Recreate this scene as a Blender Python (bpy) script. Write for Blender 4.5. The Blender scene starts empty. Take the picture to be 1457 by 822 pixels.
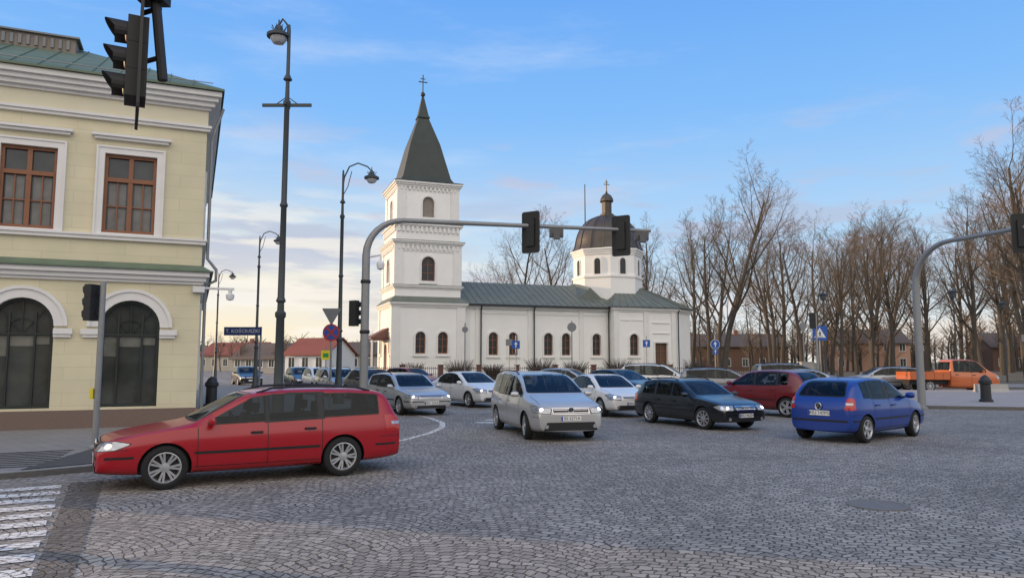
import bpy, bmesh, math, random
from mathutils import Vector, Matrix
from mathutils.bvhtree import BVHTree
from mathutils.geometry import delaunay_2d_cdt
random.seed(7)
SC=bpy.context.scene
COL=SC.collection
R=math.radians
# ------------------------------------------------------------------ materials
MC={}
def nd(nt,t,**k):
    n=nt.nodes.new(t)
    for a,b in k.items(): setattr(n,a,b)
    return n
def mat(name,col,rough=.6,metal=0,var=.12,scale=3,bump=0,bscale=40,coat=0,emit=0,ecol=None,dirt=0,trans=0):
    if name in MC: return MC[name]
    m=bpy.data.materials.new(name); m.use_nodes=True; nt=m.node_tree
    b=nt.nodes['Principled BSDF']; L=nt.links
    tc=nd(nt,'ShaderNodeTexCoord')
    no=nd(nt,'ShaderNodeTexNoise'); no.inputs['Scale'].default_value=scale; no.inputs['Detail'].default_value=6
    L.new(tc.outputs['Object'],no.inputs['Vector'])
    mx=nd(nt,'ShaderNodeMix',data_type='RGBA')
    L.new(no.outputs['Fac'],mx.inputs['Factor'])
    mx.inputs['A'].default_value=(*[c*(1-var) for c in col],1)
    mx.inputs['B'].default_value=(*[min(1,c*(1+var)) for c in col],1)
    out=mx.outputs['Result']
    if dirt:
        sp=nd(nt,'ShaderNodeSeparateXYZ'); L.new(tc.outputs['Object'],sp.inputs[0])
        mr=nd(nt,'ShaderNodeMapRange'); mr.inputs['From Min'].default_value=.55; mr.inputs['From Max'].default_value=.15
        mr.inputs['To Max'].default_value=dirt
        L.new(sp.outputs['Z'],mr.inputs['Value'])
        mm=nd(nt,'ShaderNodeMath',operation='MULTIPLY'); L.new(mr.outputs[0],mm.inputs[0]); L.new(no.outputs['Fac'],mm.inputs[1])
        m2=nd(nt,'ShaderNodeMix',data_type='RGBA'); L.new(mm.outputs[0],m2.inputs['Factor']); L.new(out,m2.inputs['A'])
        m2.inputs['B'].default_value=(.14,.12,.10,1); out=m2.outputs['Result']
    L.new(out,b.inputs['Base Color'])
    b.inputs['Roughness'].default_value=rough; b.inputs['Metallic'].default_value=metal
    if coat: b.inputs['Coat Weight'].default_value=coat; b.inputs['Coat Roughness'].default_value=.05
    if bump:
        n2=nd(nt,'ShaderNodeTexNoise'); n2.inputs['Scale'].default_value=bscale; n2.inputs['Detail'].default_value=5
        L.new(tc.outputs['Object'],n2.inputs['Vector'])
        bp=nd(nt,'ShaderNodeBump'); bp.inputs['Strength'].default_value=bump; bp.inputs['Distance'].default_value=.02
        L.new(n2.outputs['Fac'],bp.inputs['Height']); L.new(bp.outputs[0],b.inputs['Normal'])
    if emit:
        b.inputs['Emission Color'].default_value=(*(ecol or col),1); b.inputs['Emission Strength'].default_value=emit
    MC[name]=m; return m
def clearglass(name,tint,rough=.02,f0=.0,k=.75):
    m=bpy.data.materials.new(name); m.use_nodes=True; nt=m.node_tree; L=nt.links; nt.nodes.clear()
    o=nd(nt,'ShaderNodeOutputMaterial'); t=nd(nt,'ShaderNodeBsdfTransparent'); t.inputs[0].default_value=(*tint,1)
    g=nd(nt,'ShaderNodeBsdfGlossy'); g.inputs['Roughness'].default_value=rough; g.inputs['Color'].default_value=(.85,.9,.95,1)
    f=nd(nt,'ShaderNodeFresnel'); f.inputs[0].default_value=1.45
    a=nd(nt,'ShaderNodeMath',operation='MULTIPLY_ADD'); L.new(f.outputs[0],a.inputs[0]); a.inputs[1].default_value=k; a.inputs[2].default_value=f0
    mx=nd(nt,'ShaderNodeMixShader'); L.new(a.outputs[0],mx.inputs[0]); L.new(t.outputs[0],mx.inputs[1]); L.new(g.outputs[0],mx.inputs[2]); L.new(mx.outputs[0],o.inputs[0]); return m
def blockwall(name,col,bw,bh,mortar,mcol,rough=.85,axis='xz',bump=.5,vv=.05):
    m=bpy.data.materials.new(name); m.use_nodes=True; nt=m.node_tree; L=nt.links
    b=nt.nodes['Principled BSDF']; tc=nd(nt,'ShaderNodeTexCoord'); sp=nd(nt,'ShaderNodeSeparateXYZ'); L.new(tc.outputs['Object'],sp.inputs[0])
    ad=nd(nt,'ShaderNodeMath',operation='ADD'); L.new(sp.outputs['X'],ad.inputs[0]); L.new(sp.outputs['Y'],ad.inputs[1])
    cb=nd(nt,'ShaderNodeCombineXYZ')
    if axis=='xz':
        L.new(ad.outputs[0],cb.inputs['X']); L.new(sp.outputs['Z'],cb.inputs['Y'])
    else:
        L.new(sp.outputs['X'],cb.inputs['X']); L.new(sp.outputs['Y'],cb.inputs['Y'])
    br=nd(nt,'ShaderNodeTexBrick'); br.inputs['Scale'].default_value=1; br.inputs['Brick Width'].default_value=bw; br.inputs['Row Height'].default_value=bh
    br.inputs['Mortar Size'].default_value=mortar; br.inputs['Mortar Smooth'].default_value=.2
    br.inputs['Color1'].default_value=(*[c*(1-vv) for c in col],1); br.inputs['Color2'].default_value=(*[min(1,c*(1+vv)) for c in col],1); br.inputs['Mortar'].default_value=(*mcol,1)
    L.new(cb.outputs[0],br.inputs['Vector'])
    no=nd(nt,'ShaderNodeTexNoise'); no.inputs['Scale'].default_value=1.3; no.inputs['Detail'].default_value=8; L.new(tc.outputs['Object'],no.inputs['Vector'])
    mr=nd(nt,'ShaderNodeMapRange'); mr.inputs['To Min'].default_value=.86; mr.inputs['To Max'].default_value=1.12; L.new(no.outputs['Fac'],mr.inputs['Value'])
    vm=nd(nt,'ShaderNodeVectorMath',operation='SCALE'); L.new(br.outputs['Color'],vm.inputs[0]); L.new(mr.outputs[0],vm.inputs['Scale'])
    L.new(vm.outputs[0],b.inputs['Base Color']); b.inputs['Roughness'].default_value=rough
    bp=nd(nt,'ShaderNodeBump',invert=True); bp.inputs['Strength'].default_value=bump; bp.inputs['Distance'].default_value=.02
    L.new(br.outputs['Fac'],bp.inputs['Height']); L.new(bp.outputs[0],b.inputs['Normal'])
    return m
def setts(name,paint=0,tone=1.0,size=.106):
    m=bpy.data.materials.new(name); m.use_nodes=True; nt=m.node_tree; L=nt.links
    b=nt.nodes['Principled BSDF']; tc=nd(nt,'ShaderNodeTexCoord')
    n0=nd(nt,'ShaderNodeTexNoise'); n0.inputs['Scale'].default_value=1.6; n0.inputs['Detail'].default_value=3; L.new(tc.outputs['Object'],n0.inputs['Vector'])
    s0=nd(nt,'ShaderNodeVectorMath',operation='SCALE'); s0.inputs['Scale'].default_value=.34; L.new(n0.outputs['Color'],s0.inputs[0])
    n1=nd(nt,'ShaderNodeTexNoise'); n1.inputs['Scale'].default_value=13; n1.inputs['Detail'].default_value=1; L.new(tc.outputs['Object'],n1.inputs['Vector'])
    s1=nd(nt,'ShaderNodeVectorMath',operation='SCALE'); s1.inputs['Scale'].default_value=.055; L.new(n1.outputs['Color'],s1.inputs[0])
    a0=nd(nt,'ShaderNodeVectorMath',operation='ADD'); L.new(tc.outputs['Object'],a0.inputs[0]); L.new(s0.outputs[0],a0.inputs[1])
    a1=nd(nt,'ShaderNodeVectorMath',operation='ADD'); L.new(a0.outputs[0],a1.inputs[0]); L.new(s1.outputs[0],a1.inputs[1])
    mp=nd(nt,'ShaderNodeMapping'); mp.inputs['Rotation'].default_value=(0,0,R(24)); L.new(a1.outputs[0],mp.inputs['Vector'])
    sp=nd(nt,'ShaderNodeSeparateXYZ'); L.new(mp.outputs[0],sp.inputs[0])
    def M(op,a,bv=None,c=None):
        n=nd(nt,'ShaderNodeMath',operation=op)
        for i,x in enumerate((a,bv,c)):
            if x is None: continue
            if isinstance(x,(int,float)): n.inputs[i].default_value=x
            else: L.new(x,n.inputs[i])
        return n.outputs[0]
    W=1.9; RR=1.9
    q=M('DIVIDE',sp.outputs['X'],W); fr=M('SUBTRACT',M('FRACT',q),.5); xm=M('MULTIPLY',fr,W)
    sq=M('SQRT',M('SUBTRACT',RR*RR,M('MULTIPLY',xm,xm)))
    yy=M('SUBTRACT',sp.outputs['Y'],sq)
    al=M('ADD',M('MULTIPLY',M('ARCSINE',M('DIVIDE',xm,RR)),RR),M('MULTIPLY',M('FLOOR',q),3.17))
    cb=nd(nt,'ShaderNodeCombineXYZ'); L.new(al,cb.inputs['X']); L.new(yy,cb.inputs['Y'])
    br=nd(nt,'ShaderNodeTexBrick'); br.inputs['Scale'].default_value=1; br.inputs['Brick Width'].default_value=size*1.12; br.inputs['Row Height'].default_value=size
    br.inputs['Mortar Size'].default_value=.011; br.inputs['Mortar Smooth'].default_value=.65; br.inputs['Bias'].default_value=0
    br.inputs['Color1'].default_value=(.205*tone,.188*tone,.165*tone,1); br.inputs['Color2'].default_value=(.35*tone,.321*tone,.283*tone,1); br.inputs['Mortar'].default_value=(.055*tone,.049*tone,.042*tone,1)
    L.new(cb.outputs[0],br.inputs['Vector'])
    n2=nd(nt,'ShaderNodeTexNoise'); n2.inputs['Scale'].default_value=.35; n2.inputs['Detail'].default_value=7; n2.inputs['Roughness'].default_value=.62; L.new(tc.outputs['Object'],n2.inputs['Vector'])
    mr=nd(nt,'ShaderNodeMapRange'); mr.inputs['From Min'].default_value=.3; mr.inputs['From Max'].default_value=.7; mr.inputs['To Min'].default_value=.74; mr.inputs['To Max'].default_value=1.24; L.new(n2.outputs['Fac'],mr.inputs['Value'])
    vm=nd(nt,'ShaderNodeVectorMath',operation='SCALE'); L.new(br.outputs['Color'],vm.inputs[0]); L.new(mr.outputs[0],vm.inputs['Scale'])
    out=vm.outputs[0]
    if paint:
        n3=nd(nt,'ShaderNodeTexNoise'); n3.inputs['Scale'].default_value=9; n3.inputs['Detail'].default_value=8; L.new(tc.outputs['Object'],n3.inputs['Vector'])
        cr=nd(nt,'ShaderNodeMapRange'); cr.inputs['From Min'].default_value=.36; cr.inputs['From Max'].default_value=.46; cr.inputs['To Max'].default_value=paint; L.new(n3.outputs['Fac'],cr.inputs['Value'])
        f2=M('MULTIPLY',cr.outputs[0],M('SUBTRACT',1.0,M('MULTIPLY',br.outputs['Fac'],.75)))
        mx=nd(nt,'ShaderNodeMix',data_type='RGBA'); L.new(f2,mx.inputs['Factor']); L.new(out,mx.inputs['A']); mx.inputs['B'].default_value=(.76,.75,.72,1); out=mx.outputs['Result']
    L.new(out,b.inputs['Base Color']); b.inputs['Roughness'].default_value=.8
    n4=nd(nt,'ShaderNodeTexNoise'); n4.inputs['Scale'].default_value=30; n4.inputs['Detail'].default_value=4; L.new(tc.outputs['Object'],n4.inputs['Vector'])
    h=M('SUBTRACT',M('MULTIPLY',n4.outputs['Fac'],.5),br.outputs['Fac'])
    bp=nd(nt,'ShaderNodeBump'); bp.inputs['Strength'].default_value=.75; bp.inputs['Distance'].default_value=.024
    L.new(h,bp.inputs['Height']); L.new(bp.outputs[0],b.inputs['Normal'])
    return m
WHITE=mat('church_plaster',(.82,.81,.785),.85,var=.07,scale=.8,bump=.15,bscale=25)
TRIM=mat('white_trim',(.74,.73,.71),.7,var=.09,scale=2,bump=.1)
YEL=blockwall('yellow_rusticated_plaster',(.67,.615,.435),1.25,.325,.010,(.595,.545,.38),vv=.02,bump=.22)
YELP=mat('yellow_plain_plaster',(.70,.65,.49),.85,var=.06,scale=2,bump=.1)
PLINTH=mat('granite_plinth',(.17,.12,.10),.6,var=.35,scale=30)
GREEN=mat('green_sheet_roof',(.125,.17,.115),.65,var=.3,scale=2)
GREYG=mat('grey_green_sheet_roof',(.135,.152,.130),.7,var=.3,scale=1.3)
DKG=mat('dark_spire_sheet',(.035,.045,.038),.6,var=.4,scale=1.2)
DOMEM=mat('dark_dome_sheet',(.075,.062,.05),.45,var=.4,scale=1.5,metal=.2)
GLASS=mat('window_glass',(.045,.05,.05),.05,var=.9,scale=1.6)
CHG=mat('church_window_glass',(.02,.02,.022),.25,var=.4,scale=3)
WOOD=mat('brown_window_wood',(.24,.095,.045),.5,var=.2,scale=8)
DKF=mat('dark_window_frame',(.02,.028,.026),.4)
BLACK=mat('black_plastic',(.012,.012,.013),.5,var=.3)
BLK2=mat('signal_black',(.013,.013,.014),.6,var=.3)
RUB=mat('tyre_rubber',(.014,.014,.014),.85,var=.25,scale=15)
CARG=clearglass('car_glass',(.40,.44,.43))
SEATM=mat('seat_fabric',(.03,.03,.032),.9,var=.3,scale=20)
ALLOY=mat('alloy_rim',(.50,.51,.52),.32,metal=.7,var=.1)
CHROME=mat('chrome',(.7,.7,.72),.18,metal=1)
LAMPG=mat('headlight_glass',(.42,.44,.47),.12,var=.45,scale=18,metal=.5)
LIT=mat('lit_headlamp',(1,.95,.85),.3,emit=6,ecol=(1,.93,.8))
TAIL=mat('tail_light_glass',(.45,.012,.01),.15,coat=.6,var=.3,scale=20)
AMB=mat('amber_lens',(.75,.25,.03),.2,coat=1)
PLATE=mat('plate_white',(.75,.75,.72),.4,var=.04)
INK=mat('ink_black',(.01,.01,.01),.5)
EUB=mat('eu_blue',(.01,.05,.4),.4)
STEEL=mat('galvanised_steel',(.27,.275,.275),.5,metal=.4,var=.15,scale=6)
LAMPM=mat('lamp_post_green_black',(.04,.048,.052),.5,var=.2)
SIGB=mat('sign_blue',(.012,.085,.36),.45,var=.06)
SIGW=mat('sign_white',(.72,.72,.72),.4,var=.04)
SIGR=mat('sign_red',(.40,.03,.03),.4,var=.05)
SIGY=mat('sign_yellow',(.65,.55,.03),.4,var=.05)
SIGBACK=mat('sign_back_grey',(.20,.21,.22),.5,metal=.3,var=.15)
BARK=mat('tree_bark',(.070,.060,.049),.9,var=.35,scale=4,bump=.6,bscale=12)
TWIG=mat('tree_twigs',(.155,.115,.078),.9,var=.3,scale=.4)
CONC=mat('concrete',(.36,.35,.33),.85,var=.15,scale=4,bump=.3)
# ------------------------------------------------------------------ mesh builder
class MB:
    def __init__(s): s.v=[];s.f=[];s.m=[]
    def add(s,vs,fs,mi=0):
        o=len(s.v); s.v+=[tuple(v) for v in vs]; s.f+=[[i+o for i in f] for f in fs]; s.m+=[mi]*len(fs); return s
    def box(s,x0,x1,y0,y1,z0,z1,mi=0):
        x0,x1=sorted((x0,x1));y0,y1=sorted((y0,y1));z0,z1=sorted((z0,z1))
        v=[(x,y,z) for z in(z0,z1) for y in(y0,y1) for x in(x0,x1)]
        return s.add(v,[(0,2,3,1),(4,5,7,6),(0,1,5,4),(2,6,7,3),(0,4,6,2),(1,3,7,5)],mi)
    def tube(s,pts,rs,n=8,mi=0,cap=True):
        pts=[Vector(p) for p in pts]
        if not hasattr(rs,'__len__'): rs=[rs]*len(pts)
        vs=[];fs=[];prev=None
        for i,p in enumerate(pts):
            d=(pts[min(i+1,len(pts)-1)]-pts[max(i-1,0)]).normalized()
            if prev is None:
                a=Vector((0,0,1)) if abs(d.z)<.9 else Vector((1,0,0)); prev=d.cross(a).normalized()
            u=(prev-d*prev.dot(d)).normalized(); prev=u; w=d.cross(u)
            for k in range(n):
                t=2*math.pi*(k+.5)/n; vs.append(p+(u*math.cos(t)+w*math.sin(t))*rs[i])
        for i in range(len(pts)-1):
            for k in range(n):
                a=i*n+k;b=i*n+(k+1)%n; fs.append((a,b,b+n,a+n))
        if cap: fs.append(tuple(range(n-1,-1,-1))); o=(len(pts)-1)*n; fs.append(tuple(range(o,o+n)))
        return s.add(vs,fs,mi)
    def lathe(s,prof,n=24,M=None,mi=0,rot=0,cap=True):
        M=M or Matrix(); vs=[];fs=[]
        for r,z in prof:
            for k in range(n):
                t=2*math.pi*k/n+rot; vs.append(M@Vector((r*math.cos(t),r*math.sin(t),z)))
        for i in range(len(prof)-1):
            for k in range(n):
                a=i*n+k;b=i*n+(k+1)%n; fs.append((a,b,b+n,a+n))
        if cap: fs.append(tuple(range(n-1,-1,-1))); o=(len(prof)-1)*n; fs.append(tuple(range(o,o+n)))
        return s.add(vs,fs,mi)
    def prism(s,poly,F,w0,w1,mi=0):
        n=len(poly); vs=[F(u,v,w0) for u,v in poly]+[F(u,v,w1) for u,v in poly]
        fs=[tuple(range(n-1,-1,-1)),tuple(range(n,2*n))]+[(i,(i+1)%n,n+(i+1)%n,n+i) for i in range(n)]
        return s.add(vs,fs,mi)
    def ring(s,A,B,F,w0,w1,mi=0):
        n=len(A); vs=[F(u,v,w1) for u,v in A]+[F(u,v,w1) for u,v in B]+[F(u,v,w0) for u,v in A]+[F(u,v,w0) for u,v in B]; fs=[]
        for i in range(n):
            j=(i+1)%n
            fs+=[(i,j,n+j,n+i),(i,2*n+i,2*n+j,j),(n+i,n+j,3*n+j,3*n+i)]
        return s.add(vs,fs,mi)
def arch(uc,z0,z1,w,n=12):
    r=w/2; zs=z1-r; p=[(uc-r,z0),(uc+r,z0)]
    for i in range(n+1):
        t=math.pi*i/n; p.append((uc+r*math.cos(t),zs+r*math.sin(t)))
    return p
def rect(u0,u1,z0,z1): return [(u0,z0),(u1,z0),(u1,z1),(u0,z1)]
def inside(p,poly):
    x,y=p;c=False;n=len(poly);j=n-1
    for i in range(n):
        xi,yi=poly[i];xj,yj=poly[j]
        if (yi>y)!=(yj>y) and x<(xj-xi)*(y-yi)/(yj-yi)+xi: c=not c
        j=i
    return c
def panel(mb,outer,holes,F,depth,mi=0):
    pts=[];edges=[]
    for L in [outer]+holes:
        o=len(pts); pts+= [Vector(p) for p in L]; edges+=[(o+i,o+(i+1)%len(L)) for i in range(len(L))]
    r=delaunay_2d_cdt(pts,edges,[],0,1e-5); V=r[0];Fc=r[2]; fs=[]
    for f in Fc:
        c=(sum(V[i].x for i in f)/len(f),sum(V[i].y for i in f)/len(f))
        if inside(c,outer) and not any(inside(c,h) for h in holes): fs.append(tuple(f))
    mb.add([F(p.x,p.y,0) for p in V],fs,mi)
    for h in holes:
        n=len(h); mb.add([F(u,v,0) for u,v in h]+[F(u,v,-depth) for u,v in h],[(i,(i+1)%n,n+(i+1)%n,n+i) for i in range(n)],mi)
def newmesh(name,mb,mats,smooth=False,fix=True):
    me=bpy.data.meshes.new(name); me.from_pydata(mb.v,[],mb.f); 
    for m in mats: me.materials.append(m)
    me.polygons.foreach_set('material_index',mb.m)
    if fix:
        bm=bmesh.new(); bm.from_mesh(me); bmesh.ops.recalc_face_normals(bm,faces=bm.faces); bm.to_mesh(me); bm.free()
    if smooth:
        me.polygons.foreach_set('use_smooth',[True]*len(me.polygons))
        try: me.set_sharp_from_angle(angle=R(35))
        except Exception: pass
    me.update(); return me
def mk(name,mesh,parent=None,loc=(0,0,0),rz=0,label=None,cat=None,group=None,kind=None,M=None):
    o=bpy.data.objects.new(name,mesh); COL.objects.link(o)
    if M is not None: o.matrix_local=M
    else: o.location=loc; o.rotation_euler=(0,0,rz)
    if parent: o.parent=parent
    if label: o['label']=label
    if cat: o['category']=cat
    if group: o['group']=group
    if kind: o['kind']=kind
    return o
def ob(name,mb,mats,parent=None,smooth=False,**k):
    if not isinstance(mats,(list,tuple)): mats=[mats]
    return mk(name,newmesh(name,mb,mats,smooth),parent,**k)
TXT={}
def textmesh(s,size,m,ext=.002):
    key=(s,size,m.name)
    if key in TXT: return TXT[key]
    c=bpy.data.curves.new('lettering','FONT'); c.body=s; c.size=size; c.align_x='CENTER'; c.align_y='CENTER'; c.extrude=ext; c.resolution_u=2
    o=bpy.data.objects.new('tmp',c); COL.objects.link(o); bpy.context.view_layer.update()
    me=bpy.data.meshes.new_from_object(o.evaluated_get(bpy.context.evaluated_depsgraph_get())); bpy.data.objects.remove(o)
    me.materials.clear(); me.materials.append(m); TXT[key]=me; return me
# ------------------------------------------------------------------ ground etc.
def sheet(name,poly,z,m,label,thick=0,side=None):
    mb=MB(); n=len(poly)
    if thick: 
        vs=[(x,y,z) for x,y in poly]+[(x,y,z-thick) for x,y in poly]
        mb.add(vs,[tuple(range(n))],0); mb.add(vs,[(i,(i+1)%n,n+(i+1)%n,n+i) for i in range(n)],1)
        return ob(name,mb,[m,side or m],label=label,cat='ground',kind='structure')
    mb.add([(x,y,z) for x,y in poly],[tuple(range(n))]); return ob(name,mb,m,label=label,cat='ground',kind='structure')
GRASS=mat('winter_grass',(.075,.085,.035),.95,var=.5,scale=.6,bump=.5,bscale=8)
SETT=setts('granite_setts')
SETTP=setts('granite_setts_painted',paint=.95)
SETTD=setts('granite_setts_dark',tone=.48)
SLAB=blockwall('grey_pavement_slabs',(.25,.24,.225),.4,.2,.008,(.10,.10,.10),axis='xy',bump=.3)
SLAB2=blockwall('warm_pavement_slabs',(.36,.32,.29),.4,.2,.008,(.15,.14,.13),axis='xy',bump=.3)
ASPH=mat('dark_smooth_paving',(.055,.058,.062),.6,var=.2,scale=6,bump=.2,bscale=120)
KERB=mat('granite_kerb',(.25,.245,.235),.8,var=.2,scale=12)
sheet('ground',[(-1500,-300),(1500,-300),(1500,2500),(-1500,2500)],-.02,GRASS,'dull winter grass ground reaching the horizon')
sheet('road',[(-90,-30),(110,-30),(110,50),(-4,50),(-30,110),(-60,160),(-90,160)],0,SETT,'grey granite sett road of the crossing')
walk=[(-40,-3),(-12,8.3),(-7.9,11.0),(-6.0,12.9),(-4.5,15.4),(-3.5,18.0),(-3.2,20.2),(-3.4,22.4),(-4.5,25.5),(-6.3,29.8),(-11,39),(-25,65.5),(-45,102),(-90,102),(-90,-3)]
def smoothpoly(p,k=2):
    for _ in range(k):
        q=[]
        for i in range(len(p)):
            a=Vector(p[i]);b=Vector(p[(i+1)%len(p)]); q+=[tuple(a*.8+b*.2),tuple(a*.2+b*.8)]
        p=q
    return p
walk=smoothpoly(walk)
def kerbed(name,poly,z,m,label):
    o=sheet(name,poly,z,m,label,thick=z+.03,side=KERB)
    mb=MB(); n=len(poly); inn=[]
    for i in range(n):
        a=Vector(poly[i-1]);b=Vector(poly[(i+1)%n]); d=(b-a).normalized(); nn=Vector((-d.y,d.x)); inn.append(tuple(Vector(poly[i])+nn*.15))
    area=sum(poly[i][0]*poly[(i+1)%n][1]-poly[(i+1)%n][0]*poly[i][1] for i in range(n))
    if area<0: inn=[tuple(2*Vector(poly[i])-Vector(inn[i])) for i in range(n)]
    mb.ring(poly,inn,lambda u,v,w:(u,v,w),-.02,z+.006)
    ob('kerb',mb,KERB,label='pale granite kerb edging the pavement',cat='kerb',kind='structure')
kerbed('pavement',walk,.09,SLAB,'grey slab pavement in front of the yellow building')
kerbed('pavement',[(15,28.3),(24,25.5),(60,18),(60,44),(22,44),(17,40),(14.2,32)],.12,SLAB2,'warm grey slab pavement beside the park')
kerbed('pavement',[(-6.5,49),(24,49),(80,47),(80,55),(24,56),(-10,56)],.12,SLAB,'grey slab pavement in front of the church plot')
sheet('lawn',[(-12,54),(18,54),(18,95),(-26,95)],.45,GRASS,'raised lawn around the white church',thick=.5,side=CONC)
sheet('park_lawn',[(19,55.5),(160,52),(220,300),(10,300),(10,96),(19,96)],.10,mat('park_ground',(.13,.105,.065),.95,var=.4,scale=.5),'leaf strewn park ground under bare trees',thick=.13)
ax=Vector((.48,-.877)); st=Vector((.877,.48))
sheet('dark_paving_strip',[(-6.42,10.95),(-6.10,11.25),(-3.47,6.0),(-2.1,3.4),(-2.4,3.2),(-3.82,6.05)],.004,SETTD,'dark sett strip beside the zebra crossing')
P0=Vector((-6.44,10.78))
for i in range(12):
    a=P0+ax*(i*.54)+Vector((.02*math.sin(i*2.3),0)); w=.29
    pts=[a,a-st*4.2,a-st*4.2+ax*w,a+ax*w]
    sheet('zebra_stripe',[tuple(p) for p in pts],.007,SETTP,'worn white painted zebra stripe on setts')
for i in range(9):
    a=Vector((-8.35,14.3))+Vector((.35,-.93))*(i*.28)
    pts=[a,a-st*4,a-st*4+Vector((.35,-.93))*.10,a+Vector((.35,-.93))*.10]
    sheet('paving_band',[tuple(p) for p in pts],.097,mat('dark_paving_band',(.05,.05,.055),.7),'dark narrow band in the pavement')
sheet('dark_paving_plate',[(-8.1,14.6),(-7.0,14.2),(-6.7,12.6),(-7.6,11.6)],.101,ASPH,'dark paving plate around the signal post')
for i in range(6):
    a=Vector((-1.1+i*.25,21.6+i*1.0)); 
    sheet('zebra_stripe',[tuple(a),tuple(a+Vector((2.6,-.6))),tuple(a+Vector((2.7,-.2))),tuple(a+Vector((.1,.4)))],.006,SETTP,'worn white painted zebra stripe on setts')
cl_=[(-3.0,15.4),(-2.35,17.0),(-1.95,18.6),(-1.8,20.2),(-1.95,21.8),(-2.5,23.5),(-3.4,25.4),(-4.6,27.6)]
inn=[(x-.16,y) for x,y in cl_]
sheet('lane_line',cl_+inn[::-1],.005,SETTP,'curved worn white painted line at the corner')
mb=MB(); mb.lathe([(.36,.001),(.36,.012),(.30,.012),(.295,.006),(.02,.008)],28)
ob('manhole_cover',mb,mat('cast_iron',(.16,.15,.14),.75,metal=0,var=.3,scale=20,bump=.5),loc=(4.5,9.3,0),label='round cast iron manhole cover in the setts',cat='manhole cover')
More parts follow.
